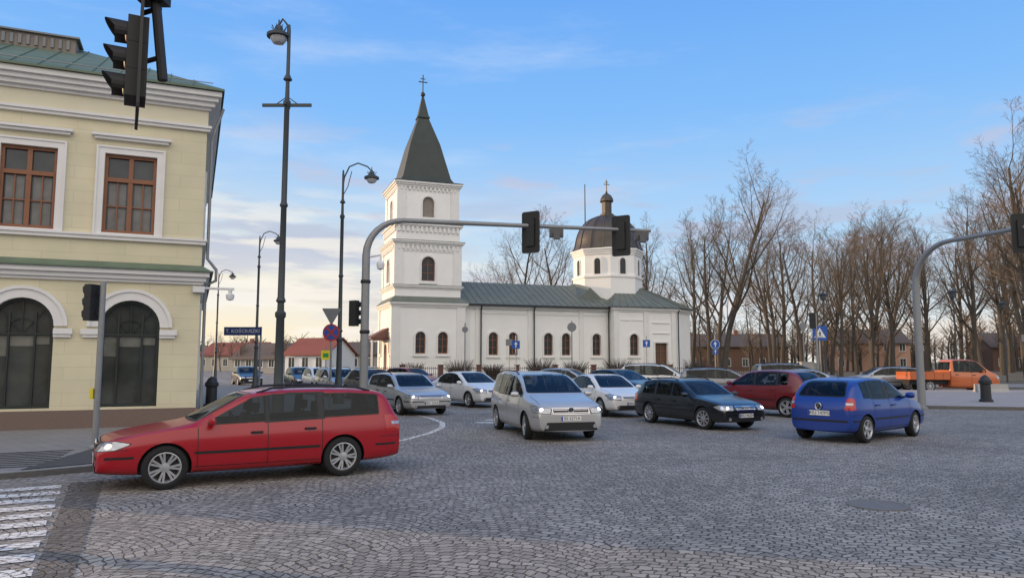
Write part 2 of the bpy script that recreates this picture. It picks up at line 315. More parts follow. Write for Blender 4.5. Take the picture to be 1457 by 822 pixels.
# ------------------------------------------------------------------ yellow building
def yellow():
    E=mk('town_building',None,loc=(-8.48,20,0),rz=R(23.3),label='pale yellow two storey building with white trim and arched windows',cat='building')
    F=lambda u,v,w:(u,-w,v)
    up=[];ar=[]
    for i in range(6):
        ar.append((-1.66-2.42*i)); up.append(-1.83-2.31*i)
    A=lambda c,g=0: arch(c,.60-g*0,3.36+g,1.40+2*g,16)
    holes=[A(c) for c in ar]+[rect(c-.62,c+.62,5.12,7.23) for c in up]
    mb=MB(); panel(mb,rect(-15,0,.5,8.15),holes,F,.22)
    Fs=lambda u,v,w:(w,u,v)
    sh=[rect(c-.6,c+.6,5.12,7.23) for c in (2.5,5.5,8.5)]+[rect(c-.6,c+.6,1.1,3.3) for c in (2.5,5.5,8.5)]
    panel(mb,rect(0,14,.5,8.15),sh,Fs,.2)
    mb.add([(-15,0,0),(-15,14,0),(-15,14,9.1),(-15,0,9.1)],[(0,1,2,3)]); mb.add([(-15,14,0),(0,14,0),(0,14,9.1),(-15,14,9.1)],[(0,1,2,3)])
    ob('wall',mb,YEL,E)
    ob('frieze',MB().box(-15,.02,-.02,14,8.18,8.76),YELP,E)
    mb=MB(); mb.box(-15,.06,-.07,14,0,.545); ob('plinth',mb,PLINTH,E)
    mb=MB()
    def band(z0,z1,o): mb.box(-15,o*.8,-o,14.0,z0,z1)
    for z0,z1,o in [(8.10,8.18,.10),(8.18,8.25,.15),(8.70,8.78,.10),(8.78,8.90,.22),(8.90,9.02,.32),(9.02,9.16,.42)]: band(z0,z1,o)
    for z0,z1,o in [(3.84,3.92,.08),(3.92,4.04,.16),(4.04,4.16,.26),(4.93,5.02,.10),(5.02,5.07,.14)]: band(z0,z1,o)
    ob('cornice',mb,TRIM,E)
    mb=MB()
    mb.add([(-15,-.32,4.165),(.30,-.32,4.165),(0.02,-.02,4.36),(-15,-.02,4.36),(.30,14,4.165),(.02,14,4.36)],[(0,1,2,3),(1,4,5,2)])
    mb.box(-15,.30,-.33,-.29,4.162,4.20)
    ob('belt_roof',mb,GREEN,E)
    mb=MB(); o=.50
    z0=9.162;zr=12.75
    mb.add([(-15,-o,z0),(o*.8,-o,z0),(o*.8,14,z0),(-15,14,z0),(-15,6.5,zr),(-6.5,6.5,zr),(-15,-o,z0+.06),(o*.8,-o,z0+.06),(o*.8,14,z0+.06)],[(0,1,7,6),(1,2,8,7),(6,7,5,4),(7,8,5),(3,4,5,8,2)])
    for i in range(26):
        x=o-.3-i*.6; 
        y1=min(6.5,(o-x)*.98+(-o)) if x>-6.5 else 6.5
        if y1<0: continue
        z1=z0+.06+(zr-z0-.06)*(y1+o)/(6.5+o)
        mb.tube([(x,-o,z0+.07),(x,y1,z1+.02)],.018,4)
    ob('roof',mb,GREEN,E)
    VB=mat('vent_brown',(.25,.21,.18),.7)
    mb=MB(); mb.box(-5.75,-3.65,2.6,3.3,10.3,11.2); 
    for i in range(10): mb.box(-5.68+i*.2,-5.60+i*.2,2.55,2.6,10.85,11.12,1)
    mb.box(-5.85,-3.55,2.5,3.4,11.2,11.25,1)
    ob('roof_vent',mb,[VB,SIGBACK],E)
    mb=MB(); mb.box(-6.9,-5.95,1.9,2.5,9.8,12.6); mb.box(-7.0,-5.9,1.8,2.6,12.6,12.75); ob('chimney',mb,TRIM,E)
    mb=MB(); mb.tube([(-15,-.3,9.42),(.1,-.3,9.42)],.015,5); ob('snow_guard',mb,STEEL,E)
    GL2=mat('shop_glass',(.055,.06,.055),.04,var=.95,scale=1.3)
    for c in ar:
        mb=MB(); 
        a0=arch(c,2.62,3.36+.22,1.40+.44,16)[2:]; a1=arch(c,2.62,3.361,1.402,16)[2:]
        n=len(a0)
        for (p,q,w1) in ((a0,a1,.07),([ (c+(u-c)*1.09,2.62+(v-2.62)*1.08) for u,v in a0],a0,.11)):
            vs=[F(u,v,w1) for u,v in p]+[F(u,v,w1) for u,v in q]+[F(u,v,0) for u,v in p]+[F(u,v,0) for u,v in q]; fs=[]
            for i in range(n-1):
                j=i+1; fs+=[(i,j,n+j,n+i),(i,2*n+i,2*n+j,j),(n+i,n+j,3*n+j,3*n+i)]
            fs+=[(0,n,3*n,2*n),(n-1,2*n-1,4*n-1,3*n-1)]
            mb.add(vs,fs)
        mb.box(c+.70,c+1.12,-.12,-.002,2.46,2.60); mb.box(c-1.12,c-.70,-.12,-.002,2.46,2.60)
        mb.box(c+.70,c+1.08,-.08,-.002,2.38,2.46); mb.box(c-1.08,c-.70,-.08,-.002,2.38,2.46)
        ob('arch_surround',mb,TRIM,E)
        w=ob('arched_window',MB().add([F(u,v,-.18) for u,v in A(c)],[tuple(range(len(A(c))))]),GL2,E)
        mb=MB(); mb.ring(A(c),arch(c,.68,3.36-.07,1.40-.14,16),F,-.179,-.10)
        for dx in(-.28,.28): mb.box(c+dx-.022,c+dx+.022,.11,.175,.68,3.0)
        mb.box(c-.62,c+.62,.105,.176,2.43,2.49)
        for t in (45,90,135):
            mb.tube([(c,.14,2.46),(c+.66*math.cos(R(t)),.14,2.62+.66*math.sin(R(t)))],.014,4)
        a2=[(c+.33*math.cos(R(t)),.14,2.5+.36*math.sin(R(t))) for t in range(0,181,15)]
        mb.tube(a2,.014,4)
        ob('frame',mb,DKF,w)
        mb=MB(); mb.box(c-.25,c+.25,.168,.173,2.15,2.42); mb.box(c-.60,c-.31,.168,.173,1.9,2.42); mb.box(c+.31,c+.60,.168,.173,2.2,2.42)
        ob('blind',mb,mat('window_blind',(.16,.16,.14),.08,var=.6,scale=3),w)
    for c in up:
        mb=MB(); mb.ring(rect(c-.62-.15,c+.62+.15,5.08,7.23+.15),rect(c-.621,c+.621,5.121,7.231),F,0,.06)
        mb.ring(rect(c-.62-.20,c+.62+.20,5.08,7.23+.20),rect(c-.62-.15,c+.62+.15,5.09,7.23+.15),F,0,.085)
        mb.box(c-.88,c+.88,-.12,-.002,7.60,7.67); mb.box(c-.94,c+.94,-.18,-.002,7.67,7.74)
        ob('window_surround',mb,TRIM,E)
        w=ob('window',MB().add([F(u,v,-.15) for u,v in rect(c-.62,c+.62,5.12,7.23)],[(0,1,2,3)]),GLASS,E)
        mb=MB(); mb.ring(rect(c-.62,c+.62,5.12,7.23),rect(c-.54,c+.54,5.21,7.15),F,-.149,-.06)
        mb.box(c-.055,c+.055,.06,.148,5.2,7.16); mb.box(c-.55,c+.55,.05,.147,6.50,6.61)
        for dx in (-.3,.3): mb.box(c+dx-.015,c+dx+.015,.09,.146,5.2,6.5)
        mb.box(c-.54,c+.54,.091,.1465,5.83,5.86)
        ob('frame',mb,WOOD,w)
        mb=MB(); mb.box(c-.5,c-.1,.144,.148,5.22,6.48); mb.box(c+.1,c+.5,.144,.148,5.22,6.48); ob('curtain',mb,mat('curtain',(.16,.16,.15),.3,var=.5,scale=5),w)
    for (cz0,cz1) in ((5.12,7.23),(1.1,3.3)):
        for c in (2.5,5.5,8.5):
            w=ob('window',MB().add([Fs(u,v,-.15) for u,v in rect(c-.6,c+.6,cz0,cz1)],[(0,1,2,3)]),GLASS,E)
            mb=MB(); mb.ring(rect(c-.6,c+.6,cz0,cz1),rect(c-.52,c+.52,cz0+.08,cz1-.08),Fs,-.149,-.06); mb.box(-.147,-.06,c-.04,c+.04,cz0,cz1); ob('frame',mb,WOOD,w)
            ob('window_surround',MB().ring(rect(c-.78,c+.78,cz0-.15,cz1+.17),rect(c-.6,c+.6,cz0,cz1),Fs,0,.06),TRIM,E)
    mb=MB(); mb.tube([(.12,.25,.2),(.12,.25,3.85),(.38,.25,4.0),(.38,.25,4.3),(.14,.25,4.6),(.14,.25,8.0),(.40,.25,8.9)],.045,8); ob('downpipe',mb,STEEL,E)
    mb=MB(); mb.tube([(-.1,-.05,3.75),(.85,-.15,3.75)],.035,8); mb.tube([(.75,-.15,3.75),(.75,-.15,3.62)],.05,10)
    mb.box(-.2,.1,-.16,-.02,3.63,3.79); ob('camera_bracket',mb,SIGW,E)
    mb=MB(); mb.lathe([(.02,0),(.09,.02),(.11,.10),(.11,.16),(.03,.2)],16,Matrix.Translation((.75,-.15,3.43))); ob('surveillance_camera',mb,SIGW,E,smooth=True)
yellow()
# ------------------------------------------------------------------ church
def church():
    E=mk('church',None,loc=(-9.6,60,0),rz=R(20),label='white plastered church with tall spired tower and domed crossing',cat='church')
    def Ff(y): return lambda u,v,w:(u,y-w,v)
    def Fl(x): return lambda u,v,w:(x-w,u,v)
    def win(c,z0,z1,w,F,parent,par_t,d=.22,glass=CHG,fr=WOOD,trim=.14,square=False):
        mk_=(lambda g: rect(c-w/2-g,c+w/2+g,z0-g,z1+g)) if square else (lambda g: arch(c,z0-g,z1+g,w+2*g,10))
        g=ob('window',MB().add([F(u,v,-d+.03) for u,v in mk_(0)],[tuple(range(len(mk_(0))))]),glass,parent)
        mb=MB(); mb.ring(mk_(0),mk_(-.07),F,-d+.031,-d+.09)
        def bar(u0,u1,v0,v1):
            mb.prism(rect(u0,u1,v0,v1),F,-d+.031,-d+.08)
        bar(c-.03,c+.03,z0+.06,z1-.06)
        nb=3
        for i in range(1,nb): 
            z=z0+(z1-z0)*i/nb; bar(c-w/2+.06,c-.031,z-.02,z+.02); bar(c+.031,c+w/2-.06,z-.02,z+.02)
        if par_t: ob('frame',mb,fr,g)
        if trim:
            mb=MB(); mb.ring(mk_(trim),mk_(.001),F,.0,.07); mb.prism(rect(c-w/2-trim-.06,c+w/2+trim+.06,z0-trim-.1,z0-trim-.003),F,0,.12); ob('window_surround',mb,TRIM,parent)
    T=mk('tower',None,E)
    def boxwalls(mb,x0,x1,y0,y1,z0,z1,hf,hl,d=.25):
        panel(mb,rect(x0,x1,z0,z1),hf,Ff(y0),d); panel(mb,rect(y0,y1,z0,z1),hl,Fl(x0),d)
        mb.add([(x1,y0,z0),(x1,y1,z0),(x1,y1,z1),(x1,y0,z1)],[(0,1,2,3)]); mb.add([(x0,y1,z0),(x1,y1,z0),(x1,y1,z1),(x0,y1,z1)],[(0,1,2,3)])
        mb.add([(x0,y0,z1),(x1,y0,z1),(x1,y1,z1),(x0,y1,z1)],[(0,1,2,3)])
    mb=MB()
    w1=[(2.16,2.45,4.25,.85),(4.05,2.45,4.25,.85)]
    boxwalls(mb,-.2,5.9,-.2,5.9,.2,6.6,[arch(c,a,b,w,10) for c,a,b,w in w1],[arch(2.6,.75,3.3,1.5,10),arch(4.9,2.45,4.25,.6,10),arch(.6,2.45,4.25,.6,10)])
    boxwalls(mb,0,5.6,0,5.6,6.9,11.7,[arch(2.8,8.45,10.5,1.15,12)],[arch(2.8,8.45,10.5,1.15,12)])
    boxwalls(mb,.08,5.52,.08,5.52,11.7,13.2,[],[])
    boxwalls(mb,.2,5.4,.2,5.4,13.2,16.8,[arch(2.8,13.85,15.6,1.0,12)],[arch(2.8,13.85,15.6,1.0,12)])
    ob('tower_wall',mb,WHITE,T)
    for c,a,b,w in w1: win(c,a,b,w,Ff(-.2),T,True,d=.25)
    for c in (4.9,.6): win(c,2.45,4.25,.6,Fl(-.2),T,True,d=.25)
    for F0 in (Ff(0),Fl(0)): win(2.8,8.45,10.5,1.15,F0,T,True,d=.25)
    LOUV=mat('belfry_louvre',(.23,.20,.17),.7)
    for F0 in (Ff(.2),Fl(.2)): win(2.8,13.85,15.6,1.0,F0,T,False,d=.2,glass=LOUV)
    mb=MB()
    def wrap(x0,x1,y0,y1,z0,z1,o): mb.box(x0-o,x1+o,y0-o,y1+o,z0,z1)
    for z0,z1,o in ((6.25,6.38,.10),(6.38,6.50,.18),(6.50,6.62,.28)): wrap(-.2,5.9,-.2,5.9,z0,z1,o)
    for z0,z1,o in ((7.82,7.94,.10),(7.94,8.06,.2)): wrap(0,5.6,0,5.6,z0,z1,o)
    for z0,z1,o in ((11.42,11.55,.10),(11.55,11.66,.2),(11.66,11.78,.3)): wrap(0,5.6,0,5.6,z0,z1,o)
    for z0,z1,o in ((12.98,13.1,.12),(13.1,13.24,.24)): wrap(.08,5.52,.08,5.52,z0,z1,o)
    for z0,z1,o in ((16.35,16.5,.12),(16.5,16.65,.22),(16.65,16.80,.33)): wrap(.2,5.4,.2,5.4,z0,z1,o)
    def dent(x0,x1,y,z0,z1,step,w,o):
        n=int((x1-x0)/step)
        for i in range(n):
            x=x0+(i+.5)*(x1-x0)/n
            mb.box(x-w/2,x+w/2,y-o,y-.003,z0,z1); mb.box(y-o,y-.003,x-w/2,x+w/2,z0,z1)
    dent(0.1,5.5,0,11.05,11.42,.38,.18,.13); dent(0.1,5.5,.08,12.55,12.98,.38,.2,.13); dent(.3,5.3,.2,16.1,16.35,.34,.16,.12)
    mb.box(-.02,5.62,-.05,-.003,10.9,11.05)
    for (x0,x1,y,z0,z1) in ((-.2,.4,-.2,.9,6.25),(5.3,5.9,-.2,.9,6.25),(0,.6,0,8.06,11.42),(5.0,5.6,0,8.06,11.42),(.2,.8,.2,13.24,16.35),(4.8,5.4,.2,13.24,16.35)):
        mb.box(x0-.07,x1+.07,y-.075,y-.003,z0,z1)
        mb.box(y-.075,y-.003,x0+.001,x1+.07,z0,z1-.001)
    mb.box(-.32,6.0,-.32,5.9,.2,.9)
    ob('tower_cornice',mb,TRIM,T)
    mb=MB(); mb.add([(-.5,-.5,6.63),(6.2,-.5,6.63),(6.2,6.2,6.63),(-.5,6.2,6.63),(0,0,7.15),(5.6,0,7.15),(5.6,5.6,7.15),(0,5.6,7.15)],[(0,1,5,4),(1,2,6,5),(2,3,7,6),(3,0,4,7)])
    mb.box(-.22,5.82,-.22,5.82,8.06,8.10); mb.box(-.32,5.92,-.32,5.92,11.78,11.82); mb.box(-.18,5.78,-.18,5.78,13.24,13.28)
    ob('ledge_roof',mb,GREYG,T)
    mb=MB(); q=math.sqrt(2); mb.lathe([(2.95*q,16.80),(2.95*q,16.86),(2.3*q,17.05),(2.08*q,17.4),(1.30*q,20.6),(.46*q,23.1),(.56*q,23.15),(.44*q,23.4),(.06*q,25.3)],4,Matrix.Translation((2.8,2.8,0)),rot=R(45))
    ob('spire',mb,DKG,T)
    mb=MB(); mb.lathe([(.02,25.1),(.2,25.3),(.22,25.45),(.05,25.65)],12,Matrix.Translation((2.8,2.8,0))); mb.box(2.76,2.84,2.76,2.84,25.6,27.2); mb.box(2.4,3.2,2.765,2.835,26.5,26.58); mb.box(2.58,3.02,2.765,2.835,26.8,26.86)
    ob('cross',mb,DKG,T)
    mb=MB(); mb.prism(arch(2.6,.76,3.29,1.49,10),Fl(-.2),-.22,-.12); ob('door',mb,WOOD,E)
    mb=MB(); mb.add([(-.21,1.2,4.6),(-.21,4.0,4.6),(-1.7,.9,3.75),(-1.7,4.3,3.75),(-.21,.9,3.75),(-.21,4.3,3.75),(-1.7,.9,3.6),(-1.7,4.3,3.6),(-.21,.9,3.6),(-.21,4.3,3.6)],[(0,1,3,2),(0,2,4),(1,3,5),(2,3,7,6),(4,2,6,8),(3,5,9,7),(6,7,9,8)]); ob('door_canopy',mb,mat('dull_brown_sheet',(.13,.055,.04),.7),E)
    for y_ in (.95,4.1): ob('canopy_post',MB().box(-1.65,-1.5,y_,y_+.15,.5,3.6),TRIM,E)
    N=[(8.6,.85),(10.4,.85),(13.7,.85),(15.4,.85),(18.4,.85)]
    mb=MB(); panel(mb,rect(5.9,19.7,.2,6.62),[arch(c,2.35,4.3,w,10) for c,w in N],Ff(.25),.25)
    mb.add([(5.9,9.3,.2),(27,9.3,.2),(27,9.3,6.62),(5.9,9.3,6.62)],[(0,1,2,3)])
    mb.add([(5.9,.25,6.62),(5.9,9.3,6.62),(5.9,4.8,9.0)],[(0,1,2)])
    ob('wall',mb,WHITE,E)
    for c,w in N: win(c,2.35,4.3,w,Ff(.25),E,True,d=.25)
    mb=MB(); mb.box(5.95,19.65,.05,.248,6.3,6.42); mb.box(5.95,19.65,-.05,.248,6.42,6.62); mb.box(5.95,19.65,.12,.248,.2,.9)
    for x in (6.3,7.2,12.0,16.9): mb.box(x-.22,x+.22,.17,.247,.9,6.3)
    mb.box(7.42,11.78,.21,.247,5.85,6.0);mb.box(12.22,16.68,.21,.247,5.85,6.0);mb.box(17.12,19.6,.21,.247,5.85,6.0)
    ob('cornice',mb,TRIM,E)
    mb=MB(); mb.add([(5.6,-.25,6.63),(20.5,-.25,6.63),(20.5,4.8,9.05),(5.6,4.8,9.05),(5.6,9.8,6.63),(20.5,9.8,6.63)],[(0,1,2,3),(3,2,5,4)])
    for i in range(24):
        x=5.9+i*.6; mb.tube([(x,-.25,6.65),(x,4.8,9.07)],.025,4)
    ob('roof',mb,GREYG,E)
    for x,yy_ in ((7.45,.05),(12.3,.05),(19.55,.05),(26.3,-.80)): ob('downpipe',MB().tube([(x,yy_,.4),(x,yy_,6.2),(x,yy_-.2,6.5)],.06,6),BLACK,E)
    ob('gutter',MB().tube([(5.9,-.3,6.6),(19.6,-.3,6.6)],.07,6),BLACK,E)
    foot=[(19.7,-.6),(26.2,-.6),(29.0,1.4),(29.9,4.6),(29.0,7.8),(26.2,9.8),(19.7,9.8)]
    H=[arch(21.75,2.35,4.3,.9,10),rect(23.9,25.2,1.3,3.5)]
    mb=MB(); panel(mb,rect(19.7,26.2,.2,6.7),H,Ff(-.6),.25); panel(mb,rect(-.6,9.8,.2,6.7),[],Fl(19.7),.2)
    vs=[(x,y,.2) for x,y in foot[1:6]]+[(x,y,6.7) for x,y in foot[1:6]]
    mb.add(vs,[(0,1,6,5),(1,2,7,6),(2,3,8,7),(3,4,9,8)])
    ob('apse_wall',mb,WHITE,E)
    win(21.75,2.35,4.3,.9,Ff(-.6),E,True,d=.25); win(24.55,1.3,3.5,1.3,Ff(-.6),E,True,d=.25,square=True,glass=mat('brown_shutter',(.10,.06,.04),.6))
    mb=MB(); cx_,cy_=23.5,4.6
    def off(p,o):
        v=Vector((p[0]-cx_,p[1]-cy_)); return tuple(Vector(p)+v.normalized()*o)
    for z0,z1,o in ((6.3,6.45,.12),(6.45,6.7,.26),(.2,.9,.10)):
        mb.prism([off(p,o) for p in foot],lambda u,v,w:(u,v,w),z0,z1)
    for x in (19.95,23.0,25.9): mb.box(x-.25,x+.25,-.69,-.603,.9,6.3)
    mb.box(23.7,25.4,-.68,-.603,4.35,4.42); mb.box(23.7,25.4,-.68,-.603,5.3,5.38)
    mb.box(20.4,22.7,-.65,-.603,5.5,5.58)
    ob('apse_cornice',mb,TRIM,E)
    e=6.72; rf=[off(p,.55) for p in foot]; apex=Vector((23.0,4.6,10.0))
    mb=MB(); mb.add([(x,y,e) for x,y in rf]+[tuple(apex)],[(i,(i+1)%7,7) for i in range(7)])
    for j in range(0,4):
        a_,b_=rf[j],rf[j+1]; k_=(9,5,4,4)[j]
        for i in range(k_+1):
            p=Vector((*Vector(a_).lerp(Vector(b_),i/k_),e+.02)); mb.tube([p,p.lerp(apex,.97)],[.035,.015],4)
    ob('apse_roof',mb,GREYG,E)
    mb=MB(); mb.add([(17.2,1.6,7.5),(19.8,1.6,7.5),(18.5,1.6,8.6),(18.5,5,9.3),(17.2,4.6,8.9),(19.8,4.6,8.9)],[(0,2,3,4),(2,1,5,3),(0,1,2)]); ob('roof_gablet',mb,GREYG,E)
    c=(21.8,4.5); D=mk('dome',None,E); M=Matrix.Translation((c[0],c[1],0))
    mb=MB(); mb.lathe([(3.35,6.8),(3.35,9.7),(3.45,9.7),(3.45,9.9),(3.3,9.9),(3.3,11.9),(3.4,11.9),(3.4,12.1),(3.5,12.1),(3.5,12.3),(3.62,12.3),(3.62,12.45),(3.2,12.5)],8,M,rot=R(22.5)); ob('drum',mb,WHITE,D)
    for k in range(8):
        a=R(k*45); n=Vector((math.cos(a),math.sin(a),0)); u=Vector((-n.y,n.x,0)); O=Vector((c[0],c[1],0))+n*(3.3*math.cos(R(22.5)))
        Fk=lambda uu,v,w,O=O,u=u,n=n: tuple(O+u*uu+n*w+Vector((0,0,v)))
        g=ob('window',MB().prism(arch(0,10.0,11.5,.6,8),Fk,.004,.02),CHG,D)
        ob('window_surround',MB().ring(arch(0,9.9,11.62,.84,8),arch(0,10.0,11.5,.6,8),Fk,0,.09),TRIM,D)
    prof=[(3.4,12.5),(3.3,12.75)]+[(3.2*math.cos(R(t))**.85,12.75+3.3*math.sin(R(t))) for t in range(6,84,6)]+[(.5,16.1)]
    mb=MB(); mb.lathe(prof,16,M,rot=R(11.25))
    for k in range(16):
        a=R(k*22.5+11.25); mb.tube([(c[0]+r*1.005*math.cos(a),c[1]+r*1.005*math.sin(a),z) for r,z in prof],.05,4)
    ob('dome_shell',mb,DOMEM,D,smooth=True)
    GOLD=mat('lantern_copper',(.16,.12,.06),.4,metal=.5)
    mb=MB(); mb.lathe([(.72,16.0),(.72,16.2),(.5,16.3),(.5,17.4),(.7,17.5),(.66,17.75),(.45,18.1),(.12,18.35)],8,M); ob('lantern',mb,[DOMEM],D)
    mb=MB(); mb.lathe([(.02,18.3),(.13,18.45),(.02,18.6)],10,M); mb.box(c[0]-.04,c[0]+.04,c[1]-.04,c[1]+.04,18.5,19.7); mb.box(c[0]-.32,c[0]+.32,c[1]-.035,c[1]+.035,19.2,19.27); mb.box(c[0]-.18,c[0]+.18,c[1]-.035,c[1]+.035,19.42,19.48); ob('cross',mb,GOLD,D)
    mb=MB(); mb.tube([(20.4,6.5,9),(20.4,6.5,19.6)],[.09,.05],6); ob('mast',mb,LAMPM,E)
church()
def fence():
    y0=54.2; x=-11
    while x<17:
        E=mk('fence_section',None,loc=(x,y0,.45),label='low dark fence section with brick pier before the church',cat='fence',group='church fence')
        mb=MB(); mb.box(0,.35,0,.35,0,1.05); mb.box(-.04,.39,-.04,.39,1.05,1.13); ob('pier',mb,mat('dark_brick',(.12,.06,.05),.85,var=.3,scale=9),E)
        mb=MB(); mb.tube([(.35,.17,.2),(2.8,.17,.2)],.03,4); mb.tube([(.35,.17,.85),(2.8,.17,.85)],.03,4)
        for k in range(17): mb.tube([(.42+k*.145,.17,.05),(.42+k*.145,.17,.98)],.018,4)
        ob('railing',mb,mat('railing_paint',(.06,.035,.03),.6),E)
        x+=2.8
fence()
# ------------------------------------------------------------------ houses
def house(x,y,w,d,h,rh,rz,wm,rm,label,nwin=4,floors=1,chim=True):
    E=mk('house',None,loc=(x,y,0),rz=rz,label=label,cat='house')
    mb=MB(); mb.box(-w/2,w/2,0,d,0,h); mb.add([(-w/2,0,h),(-w/2,d,h),(-w/2,d/2,h+rh)],[(0,1,2)]); mb.add([(w/2,0,h),(w/2,d,h),(w/2,d/2,h+rh)],[(0,1,2)]); ob('wall',mb,wm,E)
    mb=MB(); o=.4; k=rh/(d/2)
    mb.prism([(-o,h-o*k),(d/2,h+rh),(d+o,h-o*k),(d+o,h-o*k+.15),(d/2,h+rh+.17),(-o,h-o*k+.15)],lambda u,v,ww:(ww,u,v),-w/2-o,w/2+o); ob('roof',mb,rm,E)
    for f in range(floors):
        for i in range(nwin):
            c=-w/2+(i+.5)*w/nwin; z=1.0+f*2.9
            g=ob('window',MB().box(c-.5,c+.5,-.03,-.002,z,z+1.4),GLASS,E)
            ob('frame',MB().ring(rect(c-.6,c+.6,z-.1,z+1.5),rect(c-.5,c+.5,z,z+1.4),lambda u,v,ww:(u,-ww,v),0.002,.06).box(c-.03,c+.03,-.05,-.031,z,z+1.4),SIGW,g)
    if chim: ob('chimney',MB().box(w*.2,w*.2+.7,d/2-.8,d/2-.2,h+rh*.5,h+rh+.9),mat('chimney_brick',(.25,.11,.08),.9),E)
    return E
RT=mat('red_roof_tiles',(.24,.07,.045),.8,var=.25,scale=6); GRW=mat('grey_plaster',(.33,.32,.30),.9); CRW=mat('cream_plaster',(.42,.38,.31),.9); PKW=mat('pink_plaster',(.55,.33,.24),.9); BRR=mat('brown_roof',(.12,.09,.07),.8); BRW=mat('brown_brick_wall',(.17,.10,.07),.9)
house(-29,104,7,7,2.9,2.2,R(-22),SIGW,RT,'small white house with red tiled roof',3)
house(-41,118,9,7,2.4,2.3,R(-22),GRW,BRR,'grey house with dark roof down the street')
house(-26,135,14,9,3.2,2.2,R(-10),GRW,BRR,'low grey house behind the street trees',5)
house(-58,150,14,9,3.2,2.5,R(-20),CRW,RT,'cream plaster house with dull red roof',5)
house(38,142,30,10,4.8,2.4,R(0),BRW,BRR,'long brown brick house behind the park',9,1)
house(68,140,14,10,5.4,2.6,R(-5),PKW,BRR,'pinkish plaster house behind the park trees',5,2)
house(98,136,18,10,4.6,2.6,R(-8),BRW,BRR,'brown house beyond the park',6,1)
house(-38,27,27,28,10.2,3,R(0),CRW,BRR,'unseen cream town house added beside the yellow building to block sun',8,3)  # out of view, added to keep low sun off the crossing
house(-14,-26,34,12,8.5,3,R(180),CRW,BRR,'long cream town house closing the square',9,3)
house(24,-28,34,12,7.5,3,R(180),GRW,RT,'long grey town house closing the square',9,2)
# ------------------------------------------------------------------ trees
def treemesh(seed,H,spread=1.0):
    rnd=random.Random(seed); tr=MB(); cr=MB()
    def rv(): return Vector((rnd.uniform(-1,1),rnd.uniform(-1,1),rnd.uniform(-1,1)))
    def grow(p,d,L,r,lv):
        n=(7,5,4,3,2)[lv]; sides=(8,5,4,3,3)[lv]; pts=[p];rs=[r]; q=p.copy(); dd=d.copy()
        for i in range(n):
            up=(.06,.15,.07,.04,.02)[lv]; dd=(dd+rv()*(.09,.16,.20,.22,.2)[lv]+Vector((0,0,up))).normalized()
            q=q+dd*(L/n); pts.append(q.copy()); t=(i+1)/n; rs.append(r*(1-t)+r*(.25,.22,.22,.3,.5)[lv]*t)
        (tr if lv==0 else cr).tube(pts,rs,sides,0 if lv<2 else 1,cap=False)
        if lv==4: return
        cnt=(rnd.randint(11,14),rnd.randint(8,10),rnd.randint(6,8),rnd.randint(5,6))[lv]
        for k in range(cnt):
            t0=(.26,.20,.14,.1)[lv]; t=t0+(1-t0)*((k+rnd.random())/cnt); f=t*n; i=min(int(f),n-1); a=f-i
            pp=pts[i].lerp(pts[i+1],a); rr=rs[i]*(1-a)+rs[i+1]*a
            base=(pts[i+1]-pts[i]).normalized(); s=rv(); s=(s-base*s.dot(base)).normalized()
            ang=(R(rnd.uniform(26,58)),R(rnd.uniform(26,54)),R(rnd.uniform(24,54)),R(rnd.uniform(18,48)))[lv]
            nd_=(base*math.cos(ang)+s*math.sin(ang)).normalized()
            if lv==0: LL=H*spread*(.54-.32*t)*rnd.uniform(.75,1.2)
            else: LL=L*(.52,.48,.48,.50)[lv]*rnd.uniform(.7,1.1)*(1.15-.5*t)
            grow(pp,nd_,LL,max(rr*(.55,.5,.5,.5)[lv],.0085),lv+1)
    grow(Vector((0,0,-.2)),Vector((rnd.uniform(-.08,.08),rnd.uniform(-.08,.08),1)).normalized(),H*.9,H*.0165,0)
    a=newmesh('trunk',tr,[BARK],True,fix=False); b=newmesh('crown',cr,[BARK,TWIG],True,fix=False); return a,b
TM=[treemesh(200+i,20,(1.0,1.12,.9,1.05,1.0,1.15)[i]) for i in range(6)]
def tree(px_x,y,H,i,label,g='bare park trees'):
    E=mk('tree',None,loc=(px_x,y,0.05),rz=random.uniform(0,6.28),label=label,cat='tree',group=g); s=H/20
    E.scale=(s,s,s)
    mk('trunk',TM[i%6][0],E); mk('crown',TM[i%6][1],E)
LB='tall bare winter tree in the park'
placed=[(20.8,73,20.5,0),(24.5,92,19,1),(17.5,94,19,2),(28,80,16.5,3),(33,84,16.5,4),(37,76,15,5),(46.5,66,21.5,1),(50,72,19,4),(59,68,21,0),(55,62,20,3),(31,70,13,2),(44,60,18.5,5)]
rr_=random.Random(3); n_=0
while n_<26:
    k=rr_.uniform(.22,.78); d=rr_.uniform(74,122); x=k*d
    if min(math.hypot(x-p[0],d-p[1]) for p in placed)<6.5: continue
    placed.append((x,d,min(23,(d*.20*rr_.uniform(.74,1.04)+1.75)*(1.08 if k>.58 else .96)),rr_.randint(0,5))); n_+=1
for x,y,H,i in placed: tree(x,y,H,i,LB if H<20.4 else 'large bare tree with dark trunk in the park')
for k,(x,y,H,i) in enumerate([(.8,96,19,1),(6.5,98,19.5,4),(-5.5,98,12.5,2),(12,102,17.5,0),(-2,104,15,5),(15,100,18,3)]):
    tree(x,y,H,i,'bare winter tree rising behind the church roof')
for k,(x,y,H,i) in enumerate([(-37,118,6,0),(-31,124,7,1),(-44,120,6,3),(-21,112,6,2),(-55,140,7,4),(-18,118,7,5),(-33,108,5,2),(-48,128,6,1)]):
    tree(x,y,H,i,'small bare tree beside the distant houses',g='distant street trees')
